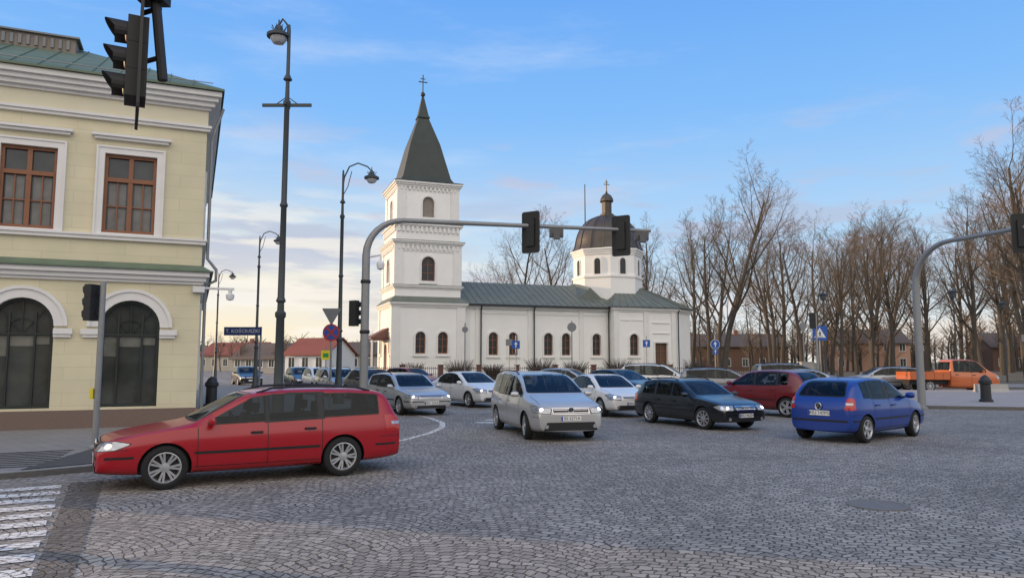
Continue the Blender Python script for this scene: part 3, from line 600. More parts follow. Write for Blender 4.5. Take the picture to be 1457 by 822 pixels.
def wood():
    rnd=random.Random(5); mb=MB()
    for k in range(260):
        x=rnd.uniform(10,190); y=rnd.uniform(126,185); H=rnd.uniform(7,13)
        mb.tube([(x,y,0),(x+rnd.uniform(-.5,.5),y,H*.6),(x+rnd.uniform(-1,1),y,H)],[.25,.14,.03],4,0,cap=False)
        for j in range(44):
            z=H*rnd.uniform(.15,.95); a=rnd.uniform(0,6.28); L=rnd.uniform(1.2,3.2)*(1.25-z/H*.6)
            p=Vector((x,y,z)); d=Vector((math.cos(a),math.sin(a),rnd.uniform(.5,1.4))).normalized(); q=p+d*L
            mb.tube([p,q],[.05,.02],3,1,cap=False)
            for t in range(3):
                d2=(d+Vector((rnd.uniform(-1,1),rnd.uniform(-1,1),rnd.uniform(-.3,1)))*.8).normalized(); pp=p.lerp(q,rnd.uniform(.4,1)); mb.tube([pp,pp+d2*L*.5],[.025,.012],3,1,cap=False)
    mk('distant_wood',newmesh('distant_wood',mb,[BARK,TWIG],fix=False),label='far band of bare brown trees behind the park',cat='wood',kind='stuff')
    mb=MB()
    for k in range(330):
        x=rnd.uniform(-170,10); y=rnd.uniform(150,230); H=rnd.uniform(3.5,7)
        mb.tube([(x,y,0),(x,y,H)],[.25,.05],3,0,cap=False)
        for j in range(26):
            z=H*rnd.uniform(.2,.95); a=rnd.uniform(0,6.28); L=rnd.uniform(1.2,2.6)
            d=Vector((math.cos(a),math.sin(a),rnd.uniform(.3,1.4))).normalized(); mb.tube([(x,y,z),Vector((x,y,z))+d*L],[.12,.04],3,0,cap=False)
    mk('distant_hedgerow',newmesh('distant_hedgerow',mb,[BARK,TWIG],fix=False),label='low far line of bare trees past the houses',cat='wood',kind='stuff')
wood()
def bush(x,y,s,label,z=.45):
    rnd=random.Random(int(x*10)); mb=MB()
    for k in range(260):
        a=rnd.uniform(0,6.28); r=rnd.random()**.5*s; p=Vector((r*.3*math.cos(a),r*.3*math.sin(a),0)); q=Vector((r*math.cos(a),r*math.sin(a),rnd.uniform(.5,1.1)*s*1.1))
        m=p.lerp(q,.5)+Vector((0,0,.15)); mb.tube([p,m,q],[.02,.014,.006],3,0,cap=False)
    ob('bush',mb,BARK,loc=(x,y,z),label=label,cat='bush',group='church bushes')
for x,y,s in [(-7.5,56,1.1),(-4,56.5,1.3),(-1.5,57,1.0),(2.2,58,1.4),(5,58.5,1.2),(8.5,59,1.4),(12,60,1.1),(15,60.5,1.3)]: bush(x,y,s,'leafless bush by the church wall')
# ------------------------------------------------------------------ cars
def lerp(a,b,t): return a+(b-a)*t
def interp(pts,x):
    if x<=pts[0][0]: return pts[0][1]
    for (a,b),(c,d) in zip(pts,pts[1:]):
        if x<=c: return b+(d-b)*(x-a)/(c-a) if c>a else d
    return pts[-1][1]
def rnd_poly(p,r=.04,n=3):
    out=[];N=len(p)
    for i in range(N):
        a=Vector(p[i-1]);b=Vector(p[i]);c=Vector(p[(i+1)%N]); la=(a-b).length; lc=(c-b).length
        ra=min(r,la*.45); rc=min(r,lc*.45); s=b+(a-b).normalized()*ra; e=b+(c-b).normalized()*rc
        for k in range(n+1):
            t=k/n; q=s*(1-t)**2+b*2*t*(1-t)+e*t*t; out.append((q.x,q.y))
    return out
def inset(p,d):
    cx=sum(a for a,b in p)/len(p); cy=sum(b for a,b in p)/len(p); w=max(a for a,b in p)-min(a for a,b in p); h=max(b for a,b in p)-min(b for a,b in p)
    return [(cx+(a-cx)*(1-2*d/w),cy+(b-cy)*(1-2*d/h)) for a,b in p]
def patch(bvh,outline,O,U,D,off=.004,sp=.05,mb=None,mi=0,holes=()):
    O=Vector(O);U=Vector(U);D=Vector(D).normalized();Z=Vector((0,0,1)); pts=[];edges=[];polys=[]
    for ol in [outline]+list(holes):
        n=len(ol); st_=len(pts)
        for i in range(n):
            a=Vector(ol[i]);b=Vector(ol[(i+1)%n]); k=max(1,int((b-a).length/sp))
            for j in range(k): pts.append(a.lerp(b,j/k))
        m_=len(pts)-st_; edges+=[(st_+i,st_+(i+1)%m_) for i in range(m_)]; polys.append([(p.x,p.y) for p in pts[st_:]])
    ne=len(pts); poly=polys[0]; hp=polys[1:]
    us=[p[0] for p in poly];vs=[p[1] for p in poly]; u=min(us)+sp/2
    while u<max(us):
        v=min(vs)+sp/2
        while v<max(vs):
            if inside((u,v),poly) and not any(inside((u,v),h) for h in hp) and min((Vector((u,v))-q).length for q in pts[:ne])>sp*.4: pts.append(Vector((u,v)))
            v+=sp
        u+=sp
    r=delaunay_2d_cdt(pts,edges,[],0,1e-6); V=r[0]; hit=[]
    for p in V:
        o=O+U*p.x+Z*p.y-D*2.5; h,nn,idx,dist=bvh.ray_cast(o,D,6)
        hit.append(None if h is None else h+(nn if nn.dot(D)<0 else -nn)*off*.6-D*off*.4)
    mb=mb or MB(); fs=[]
    for f in r[2]:
        c=(sum(V[i].x for i in f)/3,sum(V[i].y for i in f)/3)
        if inside(c,poly) and not any(inside(c,h) for h in hp) and all(hit[i] is not None for i in f):
            L=max((hit[f[0]]-hit[f[1]]).length,(hit[f[1]]-hit[f[2]]).length,(hit[f[2]]-hit[f[0]]).length)
            if L<sp*6+.1:
                a,b,c3=[hit[i] for i in f]; nn=(b-a).cross(c3-a); fs.append(tuple(f) if nn.dot(D)<0 else tuple(reversed(f)))
    mb.add([h if h is not None else Vector((0,0,.3)) for h in hit],fs,mi); return mb
def pmesh(name,mb,m):
    me=newmesh(name,mb,[m],True,fix=False)
    bm=bmesh.new(); bm.from_mesh(me); bmesh.ops.delete(bm,geom=[v for v in bm.verts if not v.link_faces],context='VERTS'); bm.to_mesh(me); bm.free(); return me
def wheelmeshes(r,style):
    t=MB(); w=.20; M=Matrix.Rotation(R(90),4,'X')
    t.lathe([(r*.66,-w/2+.01),(r*.80,-w/2-.005),(r*.95,-w/2+.01),(r,-w/2+.04),(r,w/2-.04),(r*.95,w/2-.01),(r*.80,w/2+.005),(r*.66,w/2-.01),(r*.64,w/2-.05)],36,M,cap=False)
    tm=newmesh('tyre',t,[RUB],True)
    rm=MB()
    rm.lathe([(r*.67,.085),(r*.70,.098),(r*.66,.10),(r*.62,.085),(r*.60,.03)],36,M,mi=0,cap=False)
    rm.lathe([(r*.60,.031),(.03,.024)],36,M,mi=1)
    def spoke(a,w0,w1,r0,r1,z0,z1,mi=0):
        ca,sa=math.cos(a),math.sin(a)
        vs=[]
        for rr,ww,z in((r0,w0,z0),(r1,w1,z1)):
            for s in(-1,1):
                for dz in(0,-.03):
                    x=rr*ca-s*ww*sa;y=rr*sa+s*ww*ca; vs.append(M@Vector((x,y,z+dz)))
        rm.add(vs,[(0,2,6,4),(0,4,5,1),(2,3,7,6),(4,6,7,5)],mi)
    if style==0:
        for k in range(7):
            for d in(-.14,.14): spoke(2*math.pi*k/7+d,.013,.017,r*.14,r*.66,.085,.094)
    elif style==1:
        for k in range(5): spoke(2*math.pi*k/5,.030,.045,r*.1,r*.66,.075,.09)
    else:
        for k in range(9): spoke(2*math.pi*k/9,.017,.026,r*.1,r*.66,.08,.09)
    rm.lathe([(r*.24,.06),(r*.2,.092),(.01,.098)],20,M,mi=0)
    return tm,newmesh('rim',rm,[ALLOY,BLACK],True)
CARS={}
def boolmesh(me,cutters):
    o=bpy.data.objects.new('tmp',me); COL.objects.link(o); cs=[]
    for c in cutters:
        cm=newmesh('cut',c,[BLACK,BLACK]); co=bpy.data.objects.new('cut',cm); COL.objects.link(co); cs.append(co)
        bo=o.modifiers.new('b','BOOLEAN'); bo.operation='DIFFERENCE'; bo.object=co; bo.solver='EXACT'
    bpy.context.view_layer.update()
    r=bpy.data.meshes.new_from_object(o.evaluated_get(bpy.context.evaluated_depsgraph_get()))
    bpy.data.objects.remove(o)
    for c in cs: bpy.data.objects.remove(c)
    return r
def cartype(key,T):
    x1,x0=T['x1'],T['x0']; W=T['W']; top=sorted(T['top']); belt=T['belt']; H=max(z for _,z in top)
    xc=(x1+x0)/2;hl=(x1-x0)/2
    xs=[p[0] for p in top]
    def w(x): t=abs((x-xc)/hl); return W/2*(1-.03*t**2-.13*t**9)
    def zb(x): t=abs((x-xc)/hl); return .19+.07*t**6
    verts=[];faces=[]
    for x in xs:
        zt=interp(top,x); b=interp(belt,x); zs=min(b,zt-.045); c=max(0,min(1,(zt-b)/(H-b))); ww=w(x); B=zb(x)
        half=[(0,B),(.80*ww,B),(.955*ww,B+.05),(.99*ww,B+.36*(zs-B)),(1.0*ww,B+.74*(zs-B)),(.945*ww,zs),
              (ww*lerp(.86,T.get('tumble',.775),c),lerp(zt-.02,zt-.055,c)),(ww*lerp(.6,.64,c),zt-.006),(0,zt)]
        verts+=[(x,y,z) for y,z in half]+[(x,-y,z) for y,z in half[1:8]][::-1]
    n=16
    for i in range(len(xs)-1):
        for k in range(n):
            a=i*n+k;bb=i*n+(k+1)%n; faces.append((a,bb,bb+n,a+n))
    for o,fl in((0,0),((len(xs)-1)*n,1)):
        L=[(0,1,15)]+[(j,j+1,15-j,16-j) for j in range(1,7)]+[(7,8,9)]
        for f in L:
            g=[o+q for q in f]; faces.append(tuple(g if fl else g[::-1]))
    me=bpy.data.meshes.new('body'); me.from_pydata(verts,[],faces)
    bm=bmesh.new(); bm.from_mesh(me); bmesh.ops.recalc_face_normals(bm,faces=bm.faces)
    cl=bm.edges.layers.float.new('crease_edge')
    bm.verts.ensure_lookup_table()
    for e in bm.edges:
        a,b2=sorted(v.index for v in e.verts)
        ja,jb=a%n,b2%n
        if ja==jb and ja in(5,11): e[cl]=.75
        if ja==jb and ja in(6,10): e[cl]=.5
        if ja==jb and ja in(4,12): e[cl]=.35
    bm.to_mesh(me); bm.free()
    me.materials.append(BLACK); me.materials.append(BLACK)
    o=bpy.data.objects.new('tmp',me); COL.objects.link(o)
    s=o.modifiers.new('s','SUBSURF'); s.levels=2; s.render_levels=2
    bpy.context.view_layer.update()
    sub=bpy.data.meshes.new_from_object(o.evaluated_get(bpy.context.evaluated_depsgraph_get())); bpy.data.objects.remove(o)
    cut=MB(); r=T['r']; 
    for wx in T['wh']:
        for sgn in(-1,1):
            y0=sgn*(W/2-.27); y1=sgn*(W/2+.3)
            cut.lathe([(r+.045,min(y0,y1)),(r+.045,max(y0,y1))],32,Matrix.Translation((wx,0,r-.005))@Matrix.Rotation(R(-90),4,'X'),mi=1)
    sealed=boolmesh(sub,[cut])
    bm=bmesh.new(); bm.from_mesh(sealed); bvh=BVHTree.FromBMesh(bm); bm.free()
    wins=T['win']
    def dlo(xa,xb,g):
        lo=[];hi=[];k=14
        for i in range(k+1):
            x=xa+(xb-xa)*i/k; l=interp(belt,x)+.022-g; h=interp(top,x)-.075+g
            if interp(top,x)<H-.09: h-=.03
            h=min(h,H-.092+g)
            if h>l+.03: lo.append((x,l));hi.append((x,h))
        return lo+hi[::-1]
    wp=[rnd_poly(dlo(a,b,0),.025,2) for a,b in wins if len(dlo(a,b,0))>4]
    cab=[x0+(x1-x0)*i/60 for i in range(61)]; cab=[x for x in cab if interp(top,x)>interp(belt,x)+.16 and x<max(a for a,b in wins)+.25]
    xa,xb=min(cab)+.03,max(cab); cav=MB(); ring_=[]; K=12
    for i in range(K+1):
        x=lerp(xa,xb,i/K); zt=min(interp(top,x),interp(top,x+.04),interp(top,x-.04)); b=interp(belt,x); ww=w(x); tb=T.get('tumble',.775); c=max(0,min(1,(zt-b)/(H-b)))
        half=[(.84*ww,.74),(.87*ww,b-.03),(ww*(lerp(.86,tb,c)-.07),max(b+.01,zt-.12)),(ww*.5,max(b+.02,zt-.07))]
        ring_.append([(x,y,z) for y,z in half]+[(x,-y,z) for y,z in half[::-1]])
    vs=[p for rg in ring_ for p in rg]; m8=8; fs=[]
    for i in range(K):
        for k in range(m8):
            a=i*m8+k;b=i*m8+(k+1)%m8; fs.append((a,b,b+m8,a+m8))
    fs.append(tuple(range(m8))); fs.append(tuple(range(K*m8,K*m8+m8))[::-1]); cav.add(vs,fs,1)
    sidec=MB()
    for p in wp:
        for s_ in(-1,1): sidec.prism(inset(p,.014),lambda u,v,w_:(u,w_,v),s_*(W/2-.42),s_*(W/2+.2),1)
    cz,cw,rz_,rw=T['ws']; wsp=rnd_poly([(-cw,cz),(cw,cz),(rw,rz_),(-rw,rz_)],.06)
    xr=[x for x in cab if interp(top,x)>rz_+.06]
    fr=MB(); fr.prism(inset(wsp,.018),lambda u,v,w_:(w_,u,v),max(xr)-.25,x1+.4,1)
    cz2,cw2,rz2,rw2=T['rw']; rwp=rnd_poly([(-cw2,cz2),(cw2,cz2),(rw2,rz2),(-rw2,rz2)],.06)
    fr.prism(inset(rwp,.018),lambda u,v,w_:(w_,u,v),x0-.4,min(xr)+.25,1)
    body=boolmesh(sealed,[cav,sidec,fr])
    if len(body.polygons)<1500: print('BOOL FAIL',key,len(body.polygons)); body=sealed
    body.polygons.foreach_set('use_smooth',[True]*len(body.polygons))
    try: body.set_sharp_from_angle(angle=R(40))
    except Exception: pass
    bm=bmesh.new(); bm.from_mesh(body)
    parts=[]
    Y=Vector((0,1,0)); X=Vector((1,0,0))
    extra=MB()
    def side(poly,s,off,sp=.05,mb=None,mi=0,holes=()): return patch(bvh,poly,(0,0,0),X,(0,-s,0),off,sp,mb,mi,holes)
    def front(poly,off,sp=.04,mb=None,mi=0,holes=()): return patch(bvh,poly,(xc,0,0),Y,(-1,0,0),off,sp,mb,mi,holes)
    def rear(poly,off,sp=.04,mb=None,mi=0,holes=()): return patch(bvh,poly,(xc,0,0),Y,(1,0,0),off,sp,mb,mi,holes)
    def top_(poly,off,sp=.05,mb=None,mi=0):
        pts=[Vector((x,y,0)) for x,y in poly]; m=mb or MB(); vs=[]
        for p in pts:
            h=bvh.ray_cast(Vector((p.x,p.y,3)),Vector((0,0,-1)),4)[0]; vs.append(Vector((p.x,p.y,(h.z if h else 1)+off)))
        m.add(vs,[tuple(range(4))],mi); return m
    for s in(-1,1):
        side(dlo(min(a for a,b in wins)-.02,max(b for a,b in wins)+.02,.018),s,.003,mb=extra,mi=1,holes=[inset(p,.016) for p in wp])
        for p in wp: parts.append(('side_window',pmesh('side_window',side(p,s,.007),CARG),None))
        for xs_ in T['seam']:
            side([(xs_-.006,.30),(xs_+.006,.30),(xs_+.006,interp(belt,xs_)),(xs_-.006,interp(belt,xs_))],s,.002,.05,extra,1)
        a,b=T['wh'][0]-r-.07,T['wh'][1]+r+.07
        side([(b,.305),(a,.305),(a,.315),(b,.315)],s,.002,.08,extra,1)
        if T.get('mould',1): side(rnd_poly([(b,.50),(a,.50),(a,.54),(b,.54)],.015,2),s,.008,.05,extra,1)
        side([(b,.19),(a,.19),(a,.25),(b,.25)],s,.004,.08,extra,1)
        side([(x1-.42,.60),(x1-.05,.60),(x1-.05,.610),(x1-.42,.610)],s,.002,.06,extra,1)
        side([(x0+.05,.62),(x0+.42,.62),(x0+.42,.630),(x0+.05,.630)],s,.002,.06,extra,1)
        if T.get('mould',1):
            side(rnd_poly([(x1-.50,.475),(x1-.12,.475),(x1-.12,.51),(x1-.50,.51)],.01,2),s,.006,.05,extra,1)
            side(rnd_poly([(x0+.12,.475),(x0+.50,.475),(x0+.50,.51),(x0+.12,.51)],.01,2),s,.006,.05,extra,1)
        yy=W/2*.80
        for q in range(8):
            xa_=lerp(T['hood'][0],T['hood'][1],q/8);xb_=lerp(T['hood'][0],T['hood'][1],(q+1)/8)
            top_([(xa_,s*yy-.006),(xb_,s*yy-.006),(xb_,s*yy+.006),(xa_,s*yy+.006)],.003,mb=extra,mi=1)
    rz0=T['pz'][1]-.16
    rear([(-W*.36,rz0),(W*.36,rz0),(W*.36,rz0+.012),(-W*.36,rz0+.012)],.003,.05,extra,1)
    if T.get('mould',1):
        rear(rnd_poly([(-W*.40,.47),(W*.40,.47),(W*.40,.515),(-W*.40,.515)],.01,2),.006,.05,extra,1)
        front(rnd_poly([(-W*.40,.475),(-.28,.475),(-.28,.505),(-W*.40,.505)],.01,2),.006,.05,extra,1)
        front(rnd_poly([(.28,.475),(W*.40,.475),(W*.40,.505),(.28,.505)],.01,2),.006,.05,extra,1)
    front(inset(wsp,-.02),.003,.06,extra,1,holes=[inset(wsp,.022)])
    parts.append(('windscreen',pmesh('windscreen',front(wsp,.006,.06),CARG),None))
    rear(inset(rwp,-.02),.003,.06,extra,1,holes=[inset(rwp,.022)])
    parts.append(('rear_window',pmesh('rear_window',rear(rwp,.006,.06),CARG),None))
    wm_=MB(); rear([(-.02,cz2+.02),(.01,cz2+.02),(.30,cz2+.14),(.30,cz2+.165)],.02,.03,wm_); parts.append(('rear_wiper',pmesh('rear_wiper',wm_,BLACK),None))
    bz_=interp(belt,0)
    def seat(x,y,wd):
        m=MB(); zt=bz_+.10
        m.prism(rnd_poly([(-.09,.70),(.07,.70),(-.04,zt),(-.16,zt)],.04,2),lambda u,v,w_:(x+u,w_,v),y-wd/2,y+wd/2)
        for yy_ in ([y] if wd<.7 else [y-.38,y+.38]):
            m.prism(rnd_poly([(-.13,zt+.04),(-.05,zt+.04),(-.07,zt+.20),(-.15,zt+.20)],.03,2),lambda u,v,w_:(x+u,w_,v),yy_-.12,yy_+.12); m.tube([(x-.10,yy_,zt-.02),(x-.11,yy_,zt+.06)],.012,5)
        return newmesh('seat',m,[SEATM],True)
    xf=wins[min(1 if len(wins)>3 else 0,len(wins)-1)][1]+.18
    for s in(-1,1): parts.append(('seat',seat(xf,s*.36,.46),None))
    if len(wins)>1 and key!='van_cab': parts.append(('rear_bench',seat(wins[-2 if len(wins)>2 else -1][1]+.05,0,1.15),None))
    m=MB(); hx_=max(cab)-.30; t_=[]
    for a_ in range(0,361,24): t_.append((hx_-.15+.05*math.sin(R(a_)),.36+.17*math.cos(R(a_)),bz_+.02+.16*math.sin(R(a_))))
    m.tube(t_,.014,6,cap=False); parts.append(('steering_wheel',newmesh('steering_wheel',m,[BLACK],True),None))
    ph=R(38)
    for s in(-1,1):
        nrm=Vector((math.cos(ph),s*math.sin(ph),0)); U=Vector((-math.sin(ph),s*math.cos(ph),0)); O=(x1-.25,s*(W/2-.30),0)
        hl_=T['hl']; uc=sum(p[0] for p in hl_)/len(hl_);vc=sum(p[1] for p in hl_)/len(hl_)
        patch(bvh,rnd_poly([(uc+(u_-uc)*1.06,vc+(v_-vc)*1.14) for u_,v_ in hl_],.03),O,U,-nrm,.003,.03,extra,1)
        parts.append(('headlight',pmesh('headlight',patch(bvh,rnd_poly(hl_,.03),O,U,-nrm,.006,.03),LAMPG),None))
        for dd,rr in((-.10,.05),(.05,.045)):
            c=[(uc+dd+rr*math.cos(R(a)),vc+rr*math.sin(R(a))) for a in range(0,360,30)]
            parts.append(('reflector',pmesh('reflector',patch(bvh,c,O,U,-nrm,.009,.03),CHROME),None))
        c=[(uc-.10+.034*math.cos(R(a)),vc+.034*math.sin(R(a))) for a in range(0,360,30)]
        parts.append(('lit_lamp',pmesh('lit_lamp',patch(bvh,c,O,U,-nrm,.012,.03),LIT),None))
        nrm=Vector((-math.cos(ph),s*math.sin(ph),0)); U=Vector((math.sin(ph),s*math.cos(ph),0)); O=(x0+.25,s*(W/2-.30),0)
        parts.append(('tail_light',pmesh('tail_light',patch(bvh,rnd_poly(T['tl'],.03),O,U,-nrm,.006,.03),TAIL),None))
        tl=T['tl']; z0_=min(p[1] for p in tl);z1_=max(p[1] for p in tl);u0=min(p[0] for p in tl);u1=max(p[0] for p in tl)
        zz=lerp(z0_,z1_,.42); parts.append(('reversing_light',pmesh('reversing_light',patch(bvh,[(lerp(u0,u1,.15),zz),(lerp(u0,u1,.75),zz),(lerp(u0,u1,.75),zz+.05),(lerp(u0,u1,.15),zz+.05)],O,U,-nrm,.010,.03),LAMPG),None))
    g=T['grille']; parts.append(('grille',pmesh('grille',front(rnd_poly(g,.03),.006,.04),BLACK),None))
    gz0=min(p[1] for p in g);gz1=max(p[1] for p in g);gw=max(p[0] for p in g)
    gm=MB()
    for k in range(T.get('slats',3)):
        z=lerp(gz0,gz1,(k+.5)/T.get('slats',3)); ww=gw*.92; front([(-ww,z-.006),(ww,z-.006),(ww,z+.006),(-ww,z+.006)],.011,.05,gm)
    if T.get('gring'):
        for a_,b_ in zip(g,g[1:]+g[:1]):
            dx,dz=b_[0]-a_[0],b_[1]-a_[1]; l=math.hypot(dx,dz); nx,nz_=-dz/l*.009,dx/l*.009
            front([(a_[0]-nx,a_[1]-nz_),(b_[0]-nx,b_[1]-nz_),(b_[0]+nx,b_[1]+nz_),(a_[0]+nx,a_[1]+nz_)],.012,.05,gm)
    parts.append(('grille_slats',pmesh('grille_slats',gm,CHROME if T.get('chrome',1) else BLACK),None))
    lg=T['lower']; parts.append(('lower_grille',pmesh('lower_grille',front(rnd_poly(lg,.03),.006,.05),BLACK),None))
    for s in(-1,1):
        c=[(s*(W*.33)+.05*math.cos(R(a)),T['fogz']+.05*math.sin(R(a))) for a in range(0,360,30)]
        parts.append(('fog_lamp',pmesh('fog_lamp',front(c,.012,.03),LAMPG),None))
    def hitx(z,sg):
        h=bvh.ray_cast(Vector((sg*5,0,z)),Vector((-sg,0,0)),10)[0]; return h.x if h is not None else (x1 if sg>0 else x0)
    T['plate']=[(hitx(T['pz'][0],1)+.015,T['pz'][0],1),(hitx(T['pz'][1],-1)-.015,T['pz'][1],-1)]
    T['badge']=hitx(T['bz'],1)+.014
    for s in(-1,1):
        for hx in T['hand']:
            z=interp(belt,hx)-.13; h=bvh.ray_cast(Vector((hx,s*3,z)),Vector((0,-s,0)),5)[0]
            if h is None: continue
            mb=MB(); mb.box(hx-.09,hx+.09,h.y-s*.005,h.y+s*.035,z-.014,z+.016); parts.append(('door_handle',newmesh('door_handle',mb,[BLACK]),'paint' if T.get('hp') else None))
        mx=T['mirror']; z=interp(belt,mx)+.09
        mb=MB(); yy=W/2-.04
        mb.lathe([(.02,-.10),(.05,-.09),(.068,-.05),(.072,.03),(.06,.09),(.03,.11)],12,Matrix.Translation((mx,s*(yy+.11),z))@Matrix.Rotation(R(90),4,'X')@Matrix.Diagonal((.75,1,1,1)))
        mb.tube([(mx,s*(yy-.10),z-.06),(mx,s*(yy+.02),z-.03)],.025,6)
        parts.append(('wing_mirror',newmesh('wing_mirror',mb,[BLACK],True),'paint'))
        if T.get('rail'):
            a,b=T['rail']; pts=[]
            for i in range(9):
                x=lerp(a,b,i/8); h=bvh.ray_cast(Vector((x,s*W/2*.68,3)),Vector((0,0,-1)),5)[0]; pts.append((x,s*W/2*.68,(h.z if h is not None else 1.4)+(.045 if 0<i<8 else .0)))
            mb=MB(); mb.tube(pts,.018,6); parts.append(('roof_rail',newmesh('roof_rail',mb,[BLACK],True),None))
    mb=MB(); h=bvh.ray_cast(Vector((lerp(x0,x1,.25),0,3)),Vector((0,0,-1)),5)[0]; mb.tube([h,h+Vector((-.12,0,.18))],.006,5); parts.append(('antenna',newmesh('antenna',mb,[BLACK]),None))
    tmp=newmesh('x',extra,[BLACK,BLACK],True,fix=False)
    bm.from_mesh(tmp); bmesh.ops.delete(bm,geom=[v for v in bm.verts if not v.link_faces],context='VERTS'); bm.to_mesh(body); bm.free()
    T['body']=body; T['parts']=parts; T['wm']=wheelmeshes(r,T.get('ws_style',1)); CARS[key]=T
PT={}
def paint(name,col,rough=.28,metal=.25,dirt=.35,coat=.6):
    return mat('paint_'+name,col,rough,metal=metal,var=.05,scale=1.5,coat=coat,dirt=dirt)
def car(key,x,y,hx,hy,p,label,plate=None,lit=False,rimstyle=None,name='car',cat='car',group=None,z=0,badge=None,steer=0,sc=1):
    T=CARS[key]; E=mk(name,None,loc=(x,y,z),rz=math.atan2(hy,hx),label=label,cat=cat,group=group); E.scale=(sc,sc,sc)
    bk=(key,p.name)
    if bk not in PT:
        b=T['body'].copy(); b.materials[0]=p; PT[bk]=b
    mk('body',PT[bk],E)
    for nm,me,pm in T['parts']:
        if nm=='lit_lamp' and not lit: continue
        if pm=='paint':
            k2=(me.name,p.name)
            if k2 not in PT: m2=me.copy(); m2.materials[0]=p; PT[k2]=m2
            me=PT[k2]
        mk(nm if nm!='lit_lamp' else 'headlamp_bulb',me,E)
    r=T['r']; tm,rm=T['wm'] if rimstyle is None else wheelmeshes(r,rimstyle)
    for i,wx in enumerate(T['wh']):
        for s in(-1,1):
            wl=mk('wheel',tm,E,loc=(wx,s*(T['W']/2-.125),r),rz=(R(180) if s>0 else 0)+(steer if wx>0 else 0)); mk('rim',rm,wl)
    for px,pz,sg in T['plate']:
        mb=MB(); mb.box(-.26,.26,-.055,.055,-.006,.004); 
        M=Matrix(((0,0,sg,px),(sg,0,0,0),(0,1,0,pz),(0,0,0,1)))
        key2='plate_mesh'
        if key2 not in PT:
            mb.box(-.258,-.22,-.053,.053,.0045,.006,1); PT[key2]=newmesh('number_plate',mb,[PLATE,EUB])
        po=mk('number_plate',PT[key2],E,M=M)
        if plate: mk('lettering',textmesh(plate,.105,INK,.001),po,M=Matrix.Translation((.02,0,.006)))
    if badge=='vw':
        mb=MB(); k=1.15
        mb.lathe([(.07*k,-.006),(.07*k,0),(.01,.002)],24,mi=1)
        t=[(.066*k*math.cos(R(a)),.066*k*math.sin(R(a)),.004) for a in range(0,361,20)]; mb.tube(t,.008,6,cap=False)
        mb.tube([(-.030*k,.058*k,.004),(0,.004,.004),(.030*k,.058*k,.004)],.0075,5); mb.tube([(-.058*k,.028*k,.004),(-.027*k,-.052*k,.004),(0,-.004,.004),(.027*k,-.052*k,.004),(.058*k,.028*k,.004)],.0075,5)
        me=newmesh('emblem',mb,[CHROME,BLACK],True)
        mk('emblem',me,E,M=Matrix(((0,0,1,T['badge']),(1,0,0,0),(0,1,0,T['bz']),(0,0,0,1))))
        xr,zr_=T['plate'][1][0]-.005,T['pz'][1]+.15
        mk('emblem',me,E,M=Matrix(((0,0,-1,xr),(-1,0,0,0),(0,1,0,zr_),(0,0,0,1))))
    if badge=='rings':
        mb=MB()
        for k in range(4): mb.tube([((k-1.5)*.068+.047*math.cos(R(a)),.047*math.sin(R(a)),0) for a in range(0,361,20)],.0075,5,cap=False)
        mk('emblem',newmesh('emblem',mb,[CHROME],True),E,M=Matrix(((0,0,1,T['badge']+.01),(1,0,0,0),(0,1,0,T['bz']),(0,0,0,1))))
    return E
HL=[(-.22,.585),(.18,.61),(.32,.69),(.16,.73),(-.22,.70)]
cartype('estate',dict(x1=2.34,x0=-2.34,W=1.76,r=.325,wh=(1.42,-1.28),belt=[(-2.3,.98),(-1,.95),(1.1,.89),(2.3,.80)],hood=(1.05,2.1),fogz=.33,
 top=[(2.34,.60),(2.30,.69),(2.17,.765),(1.8,.85),(1.35,.915),(1.08,.96),(1.0,.985),(.62,1.20),(.32,1.36),(.16,1.41),(-.2,1.455),(-.8,1.465),(-1.4,1.45),(-1.85,1.415),(-2.02,1.385),(-2.12,1.28),(-2.24,1.02),(-2.30,.93),(-2.34,.80)],
 win=[(.85,-.02),(-.07,-.86),(-.95,-1.92)],seam=[.98,-.05,-.92],ws=(.99,.66,1.37,.53),rw=(1.03,.62,1.32,.52),hl=HL,tl=[(-.16,.72),(.24,.70),(.22,.98),(-.10,.98)],
 grille=[(-.36,.60),(.36,.60),(.42,.71),(-.42,.71)],slats=4,lower=[(-.6,.27),(.6,.27),(.6,.36),(-.6,.36)],pz=(.44,.85),bz=.665,hand=[.12,-.72],mirror=.80,rail=(.1,-1.8),ws_style=0,mould=1))
cartype('mpv',dict(x1=2.42,x0=-2.42,W=1.90,r=.345,wh=(1.47,-1.43),belt=[(-2.4,1.08),(1.1,1.02),(2.4,.88)],hood=(1.45,2.2),fogz=.38,
 top=[(2.42,.66),(2.39,.81),(2.27,.93),(1.9,1.02),(1.55,1.08),(1.34,1.12),(1.25,1.16),(.75,1.42),(.42,1.57),(.2,1.63),(-.3,1.68),(-1.0,1.70),(-1.7,1.68),(-2.1,1.64),(-2.2,1.58),(-2.32,1.2),(-2.38,1.05),(-2.42,.85)],
 win=[(1.1,.72),(.68,-.12),(-.2,-1.15),(-1.22,-2.05)],seam=[1.0,-.15,-1.2],ws=(1.17,.76,1.60,.60),rw=(1.2,.68,1.56,.6),hl=[(-.24,.69),(.22,.72),(.36,.84),(.2,.87),(-.24,.81)],tl=[(-.12,.9),(.24,.88),(.2,1.15),(-.05,1.15)],
 grille=[(-.46,.68),(.46,.68),(.48,.81),(-.48,.81)],slats=2,gring=1,lower=[(-.70,.28),(.70,.28),(.62,.48),(-.62,.48)],pz=(.57,.95),bz=.765,hand=[.0,-.95],mirror=.95,rail=(.1,-2.0),ws_style=2,mould=0,hp=1))
